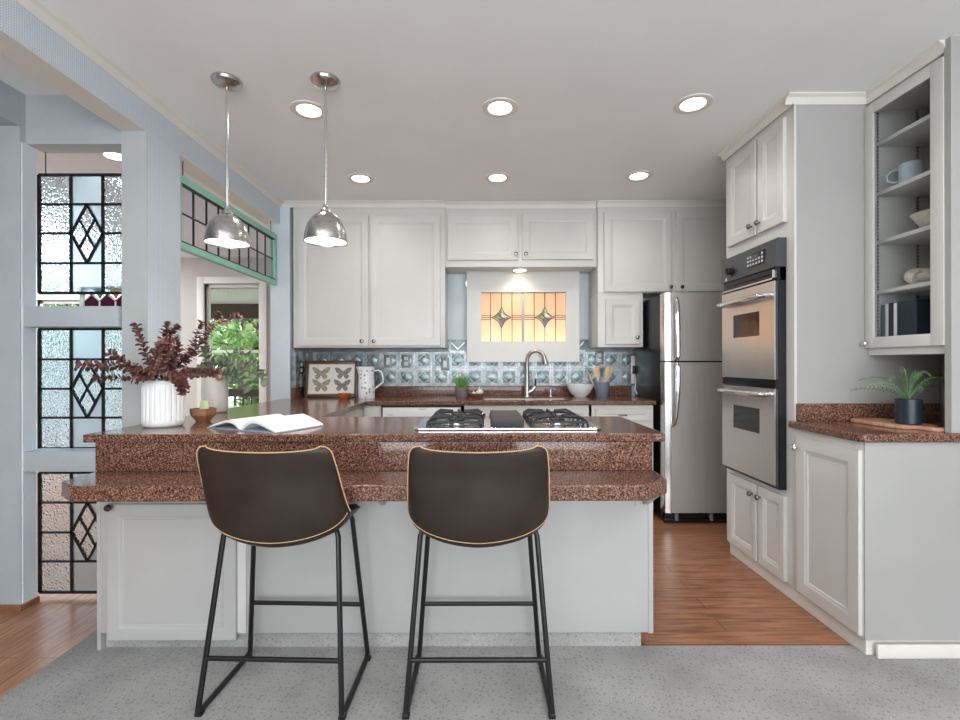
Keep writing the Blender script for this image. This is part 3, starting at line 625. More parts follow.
for (pa, pb, kpx) in ((726.5, 755.5, 752), (756.5, 788.5, 760)):
    yf, yn = DX(pa+1, DXP), DX(pb-(5 if pb > 780 else 0), DXP); d_ = rdoor(yn, yf, Z(219, 2.34), 2.45, ot); kd = DX(kpx, DXP); knob((DXP, kd, Z(219, 2.34)+.055), (-1, 0, 0), d_)
    d_ = rdoor(yn, yf, .082, .515, ot, .048); knob((DXP, kd, .455), (-1, 0, 0), d_)
ov = thing('double_wall_oven', (1.8, 2.66, oz0), 'stainless double wall oven with charcoal control panel in the tall white housing', 'oven')
OX = 1.507
MB().box(1.568, 2.1, oy0+.004, oy1-.004, oz0, oz1-.004).box(OX+.02, 1.567, oy0-.003, oy1+.003, oz0, 1.62).build('body', M['black_gloss'], ov, smooth=False)
cp = MB().prism([(OX, 1.69), (OX+.004, oz1-.006), (OX+.012, oz1), (1.565, oz1), (1.565, 1.69)], oy0-.008, oy1+.008, 'y').build('control_panel', M['black_panel'], ov)
ky = DX(731.5, OX); kz = 1.755
MB().lathe([(.03, 0), (.03, .004), (.021, .006), (.019, .024), (.012, .027)], (OX, ky, kz-.01), (-1, 0, 0), 20).box(OX-.032, OX-.024, ky-.005, ky+.005, kz-.03, kz+.01).build('dial', M['black_gloss'], cp)
ya, yb = DX(765, OX), DX(747, OX)
bx(OX-.003, OX+.006, ya, yb, 1.728, 1.80, b=.002).build('display', M['black_gloss'], cp)
bx(OX-.0045, OX, ya+.055, yb-.05, 1.765, 1.79).build('lcd', M['lcd'], cp)
g = MB()
for i in range(6):
    for j in range(3):
        if 1 <= i <= 3 and j == 2: continue
        y = ya+.012+i*(yb-ya-.03)/5.2; z = 1.736+j*.021; g.box(OX-.0045, OX, y, y+.014, z, z+.012)
g.build('keys', M['grey_key'], cp, smooth=False)
MB().lathe([(.010, 0), (.010, .002)], (OX, DX(726.5, OX), 1.705), (-1, 0, 0), 16).build('round_badge', M['grey_key'], cp)
MB().box(OX+.012, OX+.03, oy0, oy1, 1.622, 1.69).box(OX+.002, OX+.012, oy0+.02, oy1-.02, 1.66, 1.682).build('vent_slot', M['black_gloss'], ov, smooth=False)
MB().box(OX-.002, OX+.012, oy0+.008, oy1, 1.628, 1.636).box(OX-.002, OX+.012, oy0+.008, oy0+.016, 1.628, 1.676).build('vent_trim', M['steel_light'], ov)
for nm, z0, z1, hz, wz in (('upper_oven_door', 1.112, 1.618, 1.548, (1.345, 1.478)), ('lower_oven_door', .568, 1.064, 1.032, (.815, .95))):
    y0, y1 = oy0, oy1; wa, wb = DX(759.5, OX), DX(733, OX); q = MB()
    q.box(OX, OX+.005, y0, wa, z0, z1).box(OX, OX+.005, wb, y1, z0, z1).box(OX, OX+.005, wa, wb, z0, wz[0]).box(OX, OX+.005, wa, wb, wz[1], z1)
    d_ = q.build(nm, M['oven_steel'], ov, smooth=False)
    bx(OX+.0055, OX+.0195, y0+.001, y1-.001, z0, z1).build('inner_door', M['black_panel'], d_, smooth=False)
    bx(OX+.002, OX+.0052, wa, wb, *wz).build('glass_window', M['black_gloss'], d_, smooth=False)
    hp = [(OX, y0+.03, hz+.004), (OX-.03, y0+.03, hz), (OX-.046, y0+.055, hz), (OX-.05, (y0+y1)/2, hz-.002), (OX-.046, y1-.055, hz), (OX-.03, y1-.03, hz), (OX, y1-.03, hz+.004)]
    MB().tube(hp, .015, 10, radii=[.016, .016, .015, .015, .015, .016, .016]).build('handle', M['steel_light'], d_)
bx(OX+.004, OX+.02, oy0, oy1, 1.068, 1.108).build('middle_vent', M['black_gloss'], ov, smooth=False)
rb = thing('end_base_cabinet', (1.9, 2.1, 0), 'white single-door base cabinet below the potted fern', 'cabinet')
NE = 1.912
MB().box(1.56, 2.29, NE, N_-.001, .072, CB-.001, .002).build('carcass', M['white'], rb)
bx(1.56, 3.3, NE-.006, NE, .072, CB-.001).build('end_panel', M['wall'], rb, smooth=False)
MB().box(1.575, 2.29, NE+.01, N_-.002, 0, .072).build('plinth', M['trim'], rb, smooth=False)
d_ = rdoor(1.92, DX(795.5, DXP), .082, Z(437, 2.29), rb, .06); knob((DXP, DX(797.5, DXP), Z(448.5, 2.28)), (-1, 0, 0), d_, m=M['steel_light'])
struct('baseboard_right', MB().box(1.60, 3.3, NE-.02, NE-.0065, .005, .06, .004), M['trim'])
rw = thing('end_worktop', (1.9, 2.1, CB), 'short brown granite worktop under the potted fern by the ovens', 'worktop')
MB().prism([(1.55, 1.888), (3.3, 1.888), (3.3, 1.908), (2.29, 1.908), (2.29, N_-.001), (1.532, N_-.001), (1.532, 1.905)], CB, CT).build('granite_slab', M['granite'], rw, bevel=.006)
MB().box(1.572, 2.27, N_-.024, N_-.001, CT, .996, .003).build('granite_splash', M['granite'], rw)
GX = 1.914; gz0, gz1 = 1.27, 2.462
gc = thing('glass_cabinet', (2.1, 2.14, 1.23), 'white glass-door wall cabinet with shelves at the right above the fern', 'cabinet')
cy0, cy1 = 1.942, N_-.002; cx0, cx1 = GX+.021, 2.298
MB().box(cx0, cx1, cy0, cy0+.018, 1.235, HC-.002).box(cx0, cx1, cy1-.012, cy1, 1.235, HC-.002).box(cx1-.012, cx1, cy0+.018, cy1-.012, 1.235, HC-.002).box(cx0, cx1-.012, cy0+.018, cy1-.012, 2.45, HC-.002).box(cx0, cx1-.012, cy0+.018, cy1-.012, 1.235, 1.285).build('carcass', M['white'], gc, smooth=False)
SH = [2.285, 2.04, 1.80, 1.555]
for z in SH: bx(cx0+.03, cx1-.0125, cy0+.0185, cy1-.0125, z-.02, z, b=.002).build('shelf', M['white'], gc)
for yy, xx in ((cy1-.0135, cx0+.035), (cy1-.0135, cx1-.13)):
    g = MB().box(xx-.007, xx+.007, yy-.0005, yy+.001, 1.29, 2.45); g.mi = 1
    for k in range(68): g.box(xx-.003, xx+.003, yy-.0015, yy-.0004, 1.30+k*.0168, 1.308+k*.0168)
    g.build('shelf_pin_strip', [M['wall'], M['dark']], gc, smooth=False)
q = MB(); st = .052; ya, yb = 1.94, cy1
q.box(GX, GX+.02, ya, ya+.058, gz0, gz1, .003).box(GX, GX+.02, yb-st, yb, gz0, gz1, .003).box(GX, GX+.02, ya+.058, yb-st, gz0, gz0+.052, .003).box(GX, GX+.02, ya+.058, yb-st, gz1-.05, gz1, .003)
gd = q.build('door', M['white'], gc)
bx(GX+.010, GX+.013, ya+.058, yb-st, gz0+.052, gz1-.05).build('glass_pane', M['clear'], gd, smooth=False)
knob((GX, yb-.02, 1.292), (-1, 0, 0), gd, m=M['steel_light'])
for z in (1.42, 2.32): MB().cyl((GX+.01, ya-.002, z-.03), (GX+.01, ya-.002, z+.03), .004, 8).build('hinge', M['dark_nickel'], gd)

# ---------------------------------------------------------------- things on the cabinet shelves
def cup(mb, r, h, t=.004): return mb.lathe([(0, 0), (r*.9, 0), (r, .006), (r, h-.002), (r-t*.5, h), (r-t, h-.002), (r-t, .008), (0, .006)], seg=28)
mg = thing('mug', (2.025, 2.205, SH[1]), 'blue grey stoneware mug on the second shelf of the glass cabinet', 'mug')
cup(MB(), .046, .092).build('cup', M['mug'], mg, local=True)
MB().tube([(-.034, .03, .075), (-.052, .046, .073), (-.064, .057, .055), (-.062, .055, .032), (-.046, .041, .018), (-.032, .028, .02)], .006).build('handle', M['mug'], mg, local=True)
bw = thing('woven_bowl', (2.085, 2.13, SH[2]), 'cream woven bowl on the third shelf of the glass cabinet', 'bowl')
MB().lathe([(0, 0), (.045, 0), (.065, .02), (.085, .055), (.10, .08), (.094, .08), (.078, .05), (.06, .024), (0, .012)], seg=40, fn=lambda a, r, z: 1+.012*math.sin(z*420)).build('bowl_body', M['wicker'], bw, local=True)
sl = thing('seashell', (2.045, 2.17, SH[3]), 'cream spiral seashell on the fourth shelf above the dark books', 'ornament')
mb = MB(); P = []; Rr = []
for k in range(60):
    a = k/60*2.6*2*PI; r = .012+.034*(k/60); P.append((r*math.cos(a)*.8, r*math.sin(a)*.9, .046+r*math.sin(a+.6)*.35+.0)); Rr.append(.006+.026*(k/60))
zmin = min(p[2]-r for p, r in zip(P, Rr)); P = [(p[0], p[1], p[2]-zmin) for p in P]
mb.tube(P, .01, 10, radii=Rr).build('shell_body', M['wicker'], sl, local=True)
y = cy1-.03
for i, (wd_, c, h_, lab) in enumerate([(.020, 'crock', .195, 'slate grey book at the far end of the row in the glass cabinet'), (.016, 'paper', .198, 'thin white book second from the far end in the glass cabinet'), (.024, 'black_panel', .20, 'black book between the two white books in the glass cabinet'), (.016, 'paper', .196, 'white book beside the wide dark book in the glass cabinet'), (.10, 'navy', .20, 'wide dark navy book nearest the viewer on the cabinet bottom')]):
    t = thing('book', (2.05, y-wd_/2, 1.285), lab, 'book', 'books on the glass cabinet bottom')
    MB().box(-.075, .075, -wd_/2, -wd_/2+.002, 0, h_).box(-.075, .075, wd_/2-.002, wd_/2, 0, h_).box(-.077, -.075, -wd_/2, wd_/2, 0, h_).build('cover', M[c], t, local=True, smooth=False)
    bx(-.074, .07, -wd_/2+.002, wd_/2-.002, .003, h_-.003).build('pages', M['paper'], t, local=True, smooth=False)
    y -= wd_+.003

# ---------------------------------------------------------------- cooktop
cx0_, cx1_ = X(413, 2.02), X(602, 2.02); ck0, ck1 = 2.015, 2.47
ck = thing('gas_cooktop', ((cx0_+cx1_)/2, 2.24, CT), 'stainless gas cooktop with black grates set on the peninsula worktop', 'cooktop')
MB().prism([(cx0_+.02, ck0), (cx1_-.02, ck0), (cx1_, ck0+.02), (cx1_, ck1-.02), (cx1_-.02, ck1), (cx0_+.02, ck1), (cx0_, ck1-.02), (cx0_, ck0+.02)], CT, CT+.011).build('steel_tray', M['steel_light'], ck, bevel=.004)
bx(X(491.5, 2.1), X(523, 2.1), ck0+.035, ck1-.05, CT+.011, CT+.047, b=.003).build('centre_vent', M['black_iron'], ck)
z_ = CT+.011; cw = .185
for cx in ((cx0_+X(491, 2.1))/2+.01, (cx1_+X(523, 2.1))/2-.01):
    for cy in (2.14, 2.36):
        b_ = MB().lathe([(.062, 0), (.066, .003), (.05, .006)], (cx, cy, z_), seg=24).lathe([(.04, .004), (.04, .014), (.036, .018), (0, .018)], (cx, cy, z_), seg=24).build('burner', [M['steel_light']], ck)
        MB().lathe([(.034, .018), (.036, .020), (.034, .026), (0, .027)], (cx, cy, z_), seg=24).build('burner_cap', M['black_iron'], b_)
        g = MB(); hz = z_+.037; q = .122; qy = .10
        for sx in (-1, 1):
            for sy in (-1, 1):
                g.tube([(cx+sx*q, cy+sy*qy, z_), (cx+sx*q*.96, cy+sy*qy*.96, hz-.014), (cx+sx*q*.80, cy+sy*qy*.80, hz), (cx+sx*.03, cy+sy*.03, hz)], .006, 6)
        for sx in (-1, 1): g.tube([(cx+sx*q, cy, z_), (cx+sx*q*.95, cy, hz-.012), (cx+sx*q*.8, cy, hz), (cx+sx*.03, cy, hz)], .006, 6); g.tube([(cx+sx*q*.94, cy-qy*.94, hz-.016), (cx+sx*q*.94, cy+qy*.94, hz-.016)], .0055, 6)
        for sy in (-1, 1): g.tube([(cx-q*.94, cy+sy*qy*.94, hz-.016), (cx+q*.94, cy+sy*qy*.94, hz-.016)], .0055, 6); g.tube([(cx, cy+sy*qy*.9, hz-.014), (cx, cy+sy*qy*.8, hz), (cx, cy+sy*.03, hz)], .006, 6)
        g.build('grate', M['black_iron'], ck)
for k in range(4): MB().lathe([(.017, 0), (.018, .003), (.015, .02), (.0, .021)], (cx0_+.30+.05*k+.0, ck1-.028, z_), seg=16).build('control_knob', M['steel_light'], ck)

# ---------------------------------------------------------------- sink, faucet, soap pump
sk = thing('sink', (.375, 3.86, CT), 'stainless steel sink let into the back worktop below the window', 'sink')
MB().loft([[(a, b, z) for a, b in ((.031+i, 3.701+i), (.719-i, 3.701+i), (.719-i, 3.999-i), (.031+i, 3.999-i))] for i, z in ((0, CT-.012), (.004, CT-.012), (.008, CT-.15), (.04, CT-.17))], (False, True)).build('basin', M['fridge_door'], sk, recalc=False)
fc = thing('faucet', (X(527, 4.07), 4.07, CT), 'tall brushed steel gooseneck faucet behind the sink', 'faucet')
bx_, by_ = fc.location.x, 4.07
MB().lathe([(.05, 0), (.05, .004), (.026, .007)], (0, 0, 0), seg=28).build('base_plate', M['steel_light'], fc, local=True)
P = [(0, 0, .005), (0, 0, .10), (0, 0, .305)]
for k in range(1, 11): a = PI-k*R(15.5); P.append((.075+.075*math.cos(a), -.045*(k/10), .305+.09*math.sin(a)))
MB().tube(P, .014, 12, radii=[.026, .020, .0155]+[.0155]*10).build('spout', M['steel'], fc, local=True)
e = Vector(P[-1]); MB().tube([e+Vector((-.003, .002, .012)), e+Vector((.006, -.002, -.03)), e+Vector((.013, -.004, -.062))], .018, 12, radii=[.0165, .020, .021]).build('spray_head', M['steel'], fc, local=True)
MB().tube([(.01, 0, .035), (.045, -.004, .055), (.072, -.005, .085)], .012, 10, radii=[.02, .017, .012]).build('lever_arm', M['steel'], fc, local=True)
MB().tube([(.070, -.005, .08), (.073, -.006, .12), (.074, -.006, .155)], .009, 10).build('lever', M['black_metal'], fc, local=True)
sp = thing('soap_pump', (X(550.5, 4.06), 4.06, CT), 'small brushed soap pump standing right of the faucet', 'soap dispenser')
MB().lathe([(.018, 0), (.018, .01), (.010, .014), (.010, .05), (.013, .052), (.013, .062)], seg=16).build('pump_body', M['steel_light'], sp, local=True)
MB().tube([(0, 0, .058), (.025, -.01, .064), (.05, -.02, .060)], .006, 8).build('nozzle', M['steel_light'], sp, local=True)

# ---------------------------------------------------------------- things on the back worktop
def bowl(mb, r, h, foot, t=.006, seg=36, fn=None):
    return mb.lathe([(0, 0), (foot, 0), (foot+.003, .004), (r*.78, h*.35), (r*.95, h*.72), (r, h), (r-t, h), (r*.93-t, h*.72), (r*.74-t*.5, h*.36), (foot, .012), (0, .012)], seg=seg, fn=fn)
t = thing('serving_bowl', (X(580, 4.03), 4.03, CT), 'round white ceramic bowl on the back worktop left of the utensil crock', 'bowl')
bowl(MB(), .112, .105, .05).build('bowl_body', M['ceramic'], t, local=True)
t = thing('utensil_crock', (X(602, 4.02), 4.02, CT), 'grey crock holding wooden utensils beside the refrigerator', 'crock'); cl = t.location.copy()
MB().lathe([(0, 0), (.052, 0), (.055, .004), (.064, .125), (.059, .126), (.05, .01), (0, .01)]).build('crock_body', M['crock'], t, local=True)
def spoon(base, tip, wd_, shape, label):
    s_ = thing('wooden_utensil', tuple(base), label, 'utensil', 'wooden utensils in the crock'); b = Vector(base); d = Vector(tip)-b; Lh = d.length; t_ = d.normalized(); sd = t_.cross(Vector((0, 1, 0))).normalized(); nn = sd.cross(t_)
    mb = MB(); rings = []
    for f, w_, th in shape:
        c = t_*Lh*f; ww = w_*wd_; rings.append([c+sd*ww*math.cos(a)+nn*th*math.sin(a) for a in [2*PI*k/10 for k in range(10)]])
    mb.loft(rings).build('wooden_body', M['wood_pale'], s_, local=True)
spat = [(0, .25, .004), (.55, .25, .005), (.66, .7, .004), (.8, 1, .004), (.97, 1, .003), (1, .9, .002)]
spn = [(0, .3, .004), (.62, .3, .005), (.74, .8, .006), (.86, 1, .007), (.96, .7, .005), (1, .2, .002)]
c0 = cl + Vector((0, 0, .012))
spoon(c0+Vector((-.01, -.01, 0)), c0+Vector((-.055, -.01, .235)), .026, spat, 'flat wooden spatula leaning left in the grey crock')
spoon(c0+Vector((.0, .005, 0)), c0+Vector((.06, .0, .255)), .022, spn, 'wooden spoon leaning right in the grey crock')
spoon(c0+Vector((.015, .02, 0)), c0+Vector((.085, .02, .245)), .022, spat, 'wooden turner furthest right in the grey crock')
spoon(c0+Vector((-.03, .02, 0)), c0+Vector((-.125, .02, .22)), .016, [(0, .3, .003), (1, .3, .003)], 'thin wooden stick leaning furthest left out of the crock')
t = thing('succulent_plant', (X(461.5, 3.98), 3.98, CT), 'small spiky green succulent in a mauve grey pot left of the sink', 'plant')
MB().lathe([(0, 0), (.046, 0), (.05, .005), (.056, .085), (.05, .086), (.048, .076), (0, .074)]).build('pot', M['mauve_pot'], t, local=True)
sc = MB()
for k in range(17):
    a = k*2.4; tl = R(8+52*(k/17)); Lh = .135-.045*(k/17); d = Vector((math.cos(a)*math.sin(tl), math.sin(a)*math.sin(tl), math.cos(tl))); s_ = d.orthogonal().normalized(); s2 = d.cross(s_)
    b = Vector((math.cos(a)*.012, math.sin(a)*.012, .074)); rings = [[b+d*Lh*f+(s_*math.cos(q)+s2*math.sin(q)*.5)*r_ for q in [2*PI*i/6 for i in range(6)]] for f, r_ in ((0, .007), (.35, .010), (.75, .006), (1, .0006))]
    sc.loft(rings)
sc.build('foliage', M['leaf_succ'], t, local=True)
t = thing('wooden_dish', (X(477, 3.97), 3.97, CT), 'shallow wooden dish left of the faucet holding pale pieces', 'dish'); wl = t.location.copy()
bowl(MB(), .075, .038, .035, .005).build('dish_body', M['wood_mid'], t, local=True)
for i, (dx, dy, dz, s_, lab) in enumerate([(.02, -.01, .042, .036, 'large cream garlic bulb on top in the wooden dish'), (-.03, .0, .034, .026, 'small cream clove at the left of the wooden dish'), (.035, .02, .064, .02, 'cream garlic piece standing up right in the wooden dish')]):
    g = thing('garlic', tuple(wl+Vector((dx, dy, dz-.028))), lab, 'garlic', 'garlic in the wooden dish')
    MB().lathe([(0, 0), (.5*s_, .04*s_), (s_*.95, .5*s_), (s_*.9, .9*s_), (.45*s_, 1.35*s_), (.15*s_, 1.7*s_), (.1*s_, 2*s_)], seg=20, fn=lambda a, r, z: 1+.06*math.sin(a*6)).build('bulb', M['cream'], g, local=True)
# framed butterflies
th = R(9); fcx, fcy = X(332, 4.02), 3.99
pf = thing('framed_butterfly_print', (fcx, fcy, CT), 'dark framed print of four butterflies leaning in the worktop corner', 'picture', rz=R(3))
xf = Matrix.Rotation(-th, 4, 'X'); fw_, fh_ = .445, .315
def MX():
    m_ = MB(); m_.xf = xf; return m_
m_ = MX(); e = .028; m_.box(-fw_/2, -fw_/2+e, -.01, .012, 0, fh_, .003).box(fw_/2-e, fw_/2, -.01, .012, 0, fh_, .003).box(-fw_/2+e, fw_/2-e, -.01, .012, 0, e, .003).box(-fw_/2+e, fw_/2-e, -.01, .012, fh_-e, fh_, .003); m_.build('frame', M['wood_dark'], pf, local=True)
m_ = MX(); q = e; m_.box(-fw_/2+q, fw_/2-q, -.004, -.002, q, q+.006).box(-fw_/2+q, fw_/2-q, -.004, -.002, fh_-q-.006, fh_-q).box(-fw_/2+q, -fw_/2+q+.006, -.004, -.002, q, fh_-q).box(fw_/2-q-.006, fw_/2-q, -.004, -.002, q, fh_-q); m_.build('gilt_slip', M['wood_pale'], pf, local=True)
m_ = MX(); m_.box(-fw_/2+e, fw_/2-e, 0, .008, e, fh_-e); m_.build('mount', M['artpaper'], pf, local=True)
for i, (cx, cz, mt, s_) in enumerate([(-.09, .208, 'wing', 1.2), (.095, .208, 'wing2', 1.12), (-.085, .103, 'wing', 1.2), (.09, .103, 'wing2', 1.12)]):
    m_ = MX()
    up = [(0, .012), (.030, .038), (.058, .046), (.064, .034), (.05, .006), (.028, -.004), (0, -.004)]; lo = [(0, -.002), (.03, -.004), (.044, -.018), (.040, -.038), (.022, -.045), (.008, -.03), (0, -.012)]
    for sgn in (-1, 1):
        for wg in (up, lo): m_.prism([(cx+sgn*a*s_, cz+b*s_) for a, b in wg], -.0012, -.0002, 'y')
    m_.prism([(cx-.003, cz+.02), (cx+.003, cz+.02), (cx+.003, cz-.022), (cx-.003, cz-.022)], -.002, 0, 'y'); m_.build('butterfly', M[mt], pf, local=True, smooth=False)
m_ = MX(); m_.box(-.03, .03, .012, .018, .03, .22); m_.build('easel_back', M['dark'], pf, local=True)
t = thing('orange_dish', (X(345, 3.86), 3.84, CT), 'small orange glazed dish in front of the butterfly print', 'dish')
bowl(MB(), .053, .045, .03).build('dish_body', M['orange'], t, local=True)
t = thing('pitcher', (X(366.5, 3.93), 3.93, CT), 'white sprigged jug with an angular handle beside the butterfly print', 'pitcher')
MB().lathe([(0, 0), (.068, 0), (.07, .004), (.067, .1), (.064, .19), (.068, .245), (.070, .262), (.066, .262), (.060, .19), (.062, .01), (0, .008)], seg=40, fn=lambda a, r, z: 1+(.22*max(0, math.cos(a-PI))**8*max(0, (z-.2)/.06) if z > .2 else 0)).build('jug_body', M['sprig'], t, local=True)
MB().tube([(.062, 0, .225), (.10, 0, .232), (.125, 0, .215), (.138, 0, .17), (.135, 0, .13), (.10, 0, .10), (.066, 0, .075)], .007, 8).build('handle', M['ceramic'], t, local=True)
# outlets and switches on the backsplash
def outlet(px, py, label, kind, mtl):
    d = 4.18; x = X(px, d); z = Z(py, d); t = thing('wall_outlet' if kind == 'o' else 'light_switch', (x, d, z), label, 'outlet' if kind == 'o' else 'switch', 'plates on the tin backsplash')
    bx(-.036, .036, -.004, .003, -.058, .058, b=.003).build('plate', mtl, t, local=True)
    if kind == 'o':
        for s_ in (-1, 1):
            f = MB().box(-.016, .016, -.007, -.004, s_*.024-.014, s_*.024+.014, .002).build('socket', M['plastic'], t, local=True)
            MB().box(-.008, -.005, -.0075, -.0068, s_*.024-.005, s_*.024+.006).box(.005, .008, -.0075, -.0068, s_*.024-.005, s_*.024+.006).build('slot', M['dark'], f, local=True)
    else:
        bx(-.015, .015, -.008, -.004, -.03, .03, b=.003).build('rocker', M['plastic'], t, local=True)
outlet(388, 361, 'grey switch plate on the tin tiles right of the jug', 's', M['tin'])
outlet(406, 361, 'double outlet between the two switches on the tin tiles', 'o', M['tin'])
outlet(445, 364, 'switch plate on the tin tiles above the succulent', 's', M['tin'])
outlet(599.5, 358, 'outlet on the tin tiles above the utensil crock', 'o', M['tin'])
co = thing('corner_outlet', (-1.52, 3.99, Z(367, 4.0)), 'outlet on the dark side tiles left of the butterfly print', 'outlet')
bx(-.003, .004, -.036, .036, -.058, .058, b=.002).build('plate', M['black_panel'], co, local=True)
for s_ in (-1, 1): bx(.004, .007, -.016, .016, s_*.024-.014, s_*.024+.014).build('socket', M['plastic'], co, local=True)
cdx = X(635, 4.14)
pl = thing('plug_cord', (cdx, 4.15, CT), 'white cord with black plug hanging beside the refrigerator', 'cord')
MB().box(cdx-.022, cdx+.022, 4.178, 4.186, Z(384, 4.18), Z(356, 4.18), .003).build('white_plate', M['plastic'], pl)
MB().box(cdx-.012, cdx+.014, 4.15, 4.178, Z(374, 4.16), Z(366, 4.16), .004).build('black_plug', M['black_metal'], pl)
MB().tube([(cdx, 4.16, Z(373, 4.16)), (cdx+.006, 4.14, Z(380, 4.14)), (cdx-.004, 4.13, Z(390, 4.13)), (cdx+.01, 4.10, CT+.006), (cdx+.03, 4.05, CT+.005)], .005, 8).build('cord_line', M['plastic'], pl)

# ---------------------------------------------------------------- things on the peninsula
v1 = (X(163.5, 2.19), 2.19, CT)
va = thing('fluted_vase', v1, 'white fluted ceramic vase at the left end of the peninsula', 'vase')
def fl(a, r, z): return 1 - (.055*(1-abs(math.sin(a*11)))**2.5 if .035 < z < .18 else 0)
MB().lathe([(0, 0), (.072, 0), (.082, .008), (.086, .022), (.086, .036), (.0855, .045), (.0855, .11), (.0855, .175), (.084, .19), (.077, .205), (.066, .213), (.062, .210), (.070, .19), (.075, .02), (0, .015)], seg=264, fn=fl).build('vase_body', M['ceramic'], va, local=True, angle=60)
def sprig(t, st, lf, pts, n, r0, r1, base=.1, flat=False, jitter=.5):
    pts = [Vector(p) for p in pts]
    def at(f):
        s_ = f*(len(pts)-1); i = min(int(s_), len(pts)-2); u = s_-i
        p0, p1, p2, p3 = pts[max(i-1, 0)], pts[i], pts[i+1], pts[min(i+2, len(pts)-1)]
        return .5*((2*p1)+(p2-p0)*u+(2*p0-5*p1+4*p2-p3)*u*u+(3*p1-p0-3*p2+p3)*u**3)
    st.tube([at(k/12) for k in range(13)], .002, 5, radii=[.0028-.0018*k/12 for k in range(13)])
    for k in range(n):
        f = base+(1-base)*k/(n-1); p = at(f); tg = (at(min(f+.02, 1))-at(max(f-.02, 0))).normalized()
        o = tg.orthogonal().normalized(); o = Matrix.Rotation(k*1.57+rnd.uniform(-jitter, jitter), 3, tg) @ o; r = r0+(r1-r0)*f
        r *= rnd.uniform(.8, 1.2)
        for sg_ in (-1, 1):
            a = (o*sg_+tg*rnd.uniform(.1, .55)).normalized(); b = a.cross(tg).normalized(); nn = a.cross(b); c = p+a*r*.95
            lf.add([c+(a*math.cos(q)*r + b*math.sin(q)*r*.92) + nn*r*.22*(math.cos(2*q)) for q in [2*PI*i/9 for i in range(9)]], [tuple(range(9))])
eu = thing('red_eucalyptus', (v1[0], v1[1], v1[2]+.02), 'burgundy eucalyptus branches spreading from the white fluted vase', 'branches')
st, lf = MB(), MB()
def E(px, py, d): return (X(px, d)-v1[0], d-v1[1], Z(py, d)-v1[2]-.02)
o_ = (0, 0, .0); mth = (0, 0, .185)
for tip in [[(150, 362, 2.20), (141, 340, 2.21), (136, 325, 2.22)], [(128, 367, 2.17), (105, 365, 2.14), (78, 365, 2.12)], [(132, 378, 2.14), (112, 377, 2.10), (94, 378, 2.06)], [(140, 374, 2.12), (132, 366, 2.08), (110, 352, 2.07)],
            [(158, 355, 2.18), (165, 335, 2.17), (168, 322, 2.17)], [(165, 350, 2.2), (172, 332, 2.22), (178, 326, 2.23)], [(156, 360, 2.14), (160, 345, 2.10), (172, 342, 2.09)], [(170, 365, 2.16), (178, 350, 2.14), (176, 336, 2.12)],
            [(185, 358, 2.20), (195, 340, 2.22), (202, 322, 2.24)], [(190, 355, 2.22), (208, 332, 2.26), (219, 312, 2.28)], [(195, 350, 2.2), (215, 325, 2.22), (240, 316, 2.24)], [(186, 373, 2.17), (205, 372, 2.16), (218, 373, 2.15)],
            [(150, 372, 2.10), (146, 376, 2.06), (140, 372, 2.04)], [(174, 376, 2.12), (182, 384, 2.09), (183, 392, 2.08)], [(162, 365, 2.12), (166, 352, 2.08), (164, 343, 2.06)]]:
    pts = [o_, mth] + [E(*q) for q in tip]; sprig(None, st, lf, pts, 24, .019, .0125, .38, jitter=.9)
st.build('stem', M['bark'], eu, local=True); lf.build('foliage', M['leaf_red'], eu, local=True, recalc=False, smooth=False)
v2 = (X(215, 2.80), 2.80, CT)
vb = thing('cream_vase', v2, 'tall cream vase with soft dimples on the worktop before the far window', 'vase')
MB().lathe([(0, 0), (.058, 0), (.066, .008), (.070, .04), (.072, .12), (.071, .20), (.066, .222), (.05, .232), (.045, .228), (.058, .2), (.06, .02), (0, .015)], seg=48, fn=lambda a, r, z: 1+.02*math.sin(a*5+z*20)).build('vase_body', M['cream'], vb, local=True, angle=60)
sg2 = thing('sage_eucalyptus', (v2[0], v2[1], CT+.02), 'sage green eucalyptus sprays in the tall cream vase', 'branches')
st, lf = MB(), MB()
def E2(px, py, d): return (X(px, d)-v2[0], d-v2[1], Z(py, d)-CT-.02)
for tip in [[(225, 366, 2.78), (238, 362, 2.76), (246, 366, 2.74)], [(228, 372, 2.76), (246, 370, 2.74), (262, 378, 2.72)], [(222, 362, 2.8), (234, 352, 2.82), (250, 356, 2.84)], [(212, 365, 2.8), (206, 355, 2.8), (204, 350, 2.8)], [(226, 374, 2.74), (236, 376, 2.72), (246, 386, 2.70)], [(230, 368, 2.85), (252, 364, 2.88), (258, 372, 2.88)], [(208, 368, 2.76), (200, 366, 2.74), (196, 372, 2.73)]]:
    sprig(None, st, lf, [(0, 0, 0), (0, 0, .21)]+[E2(*q) for q in tip], 8, .033, .025, .42)
st.build('stem', M['bark'], sg2, local=True); lf.build('foliage', M['leaf_sage'], sg2, local=True, recalc=False, smooth=False)
wb = thing('faceted_wooden_bowl', (X(203, 2.36), 2.36, CT), 'small faceted brown wooden bowl between the two vases', 'bowl', rz=R(12))
MB().lathe([(0, 0), (.032, 0), (.060, .034), (.062, .066), (.054, .066), (.03, .012), (0, .012)], seg=6).build('bowl_body', M['wood_mid'], wb, local=True, smooth=False)
cn = thing('green_candle', (X(204, 2.36), 2.36, CT+.0125), 'pale green faceted candle standing in the small wooden bowl', 'candle')
MB().lathe([(0, 0), (.022, 0), (.024, .05), (.018, .085), (.010, .092), (0, .092)], seg=6).build('wax_body', M['lime'], cn, local=True, smooth=False)
bk = thing('open_book', (-1.035, 2.03, CT), 'open white book lying on the peninsula behind the left stool', 'book', rz=R(-25))
W_, Lb = .21, .27
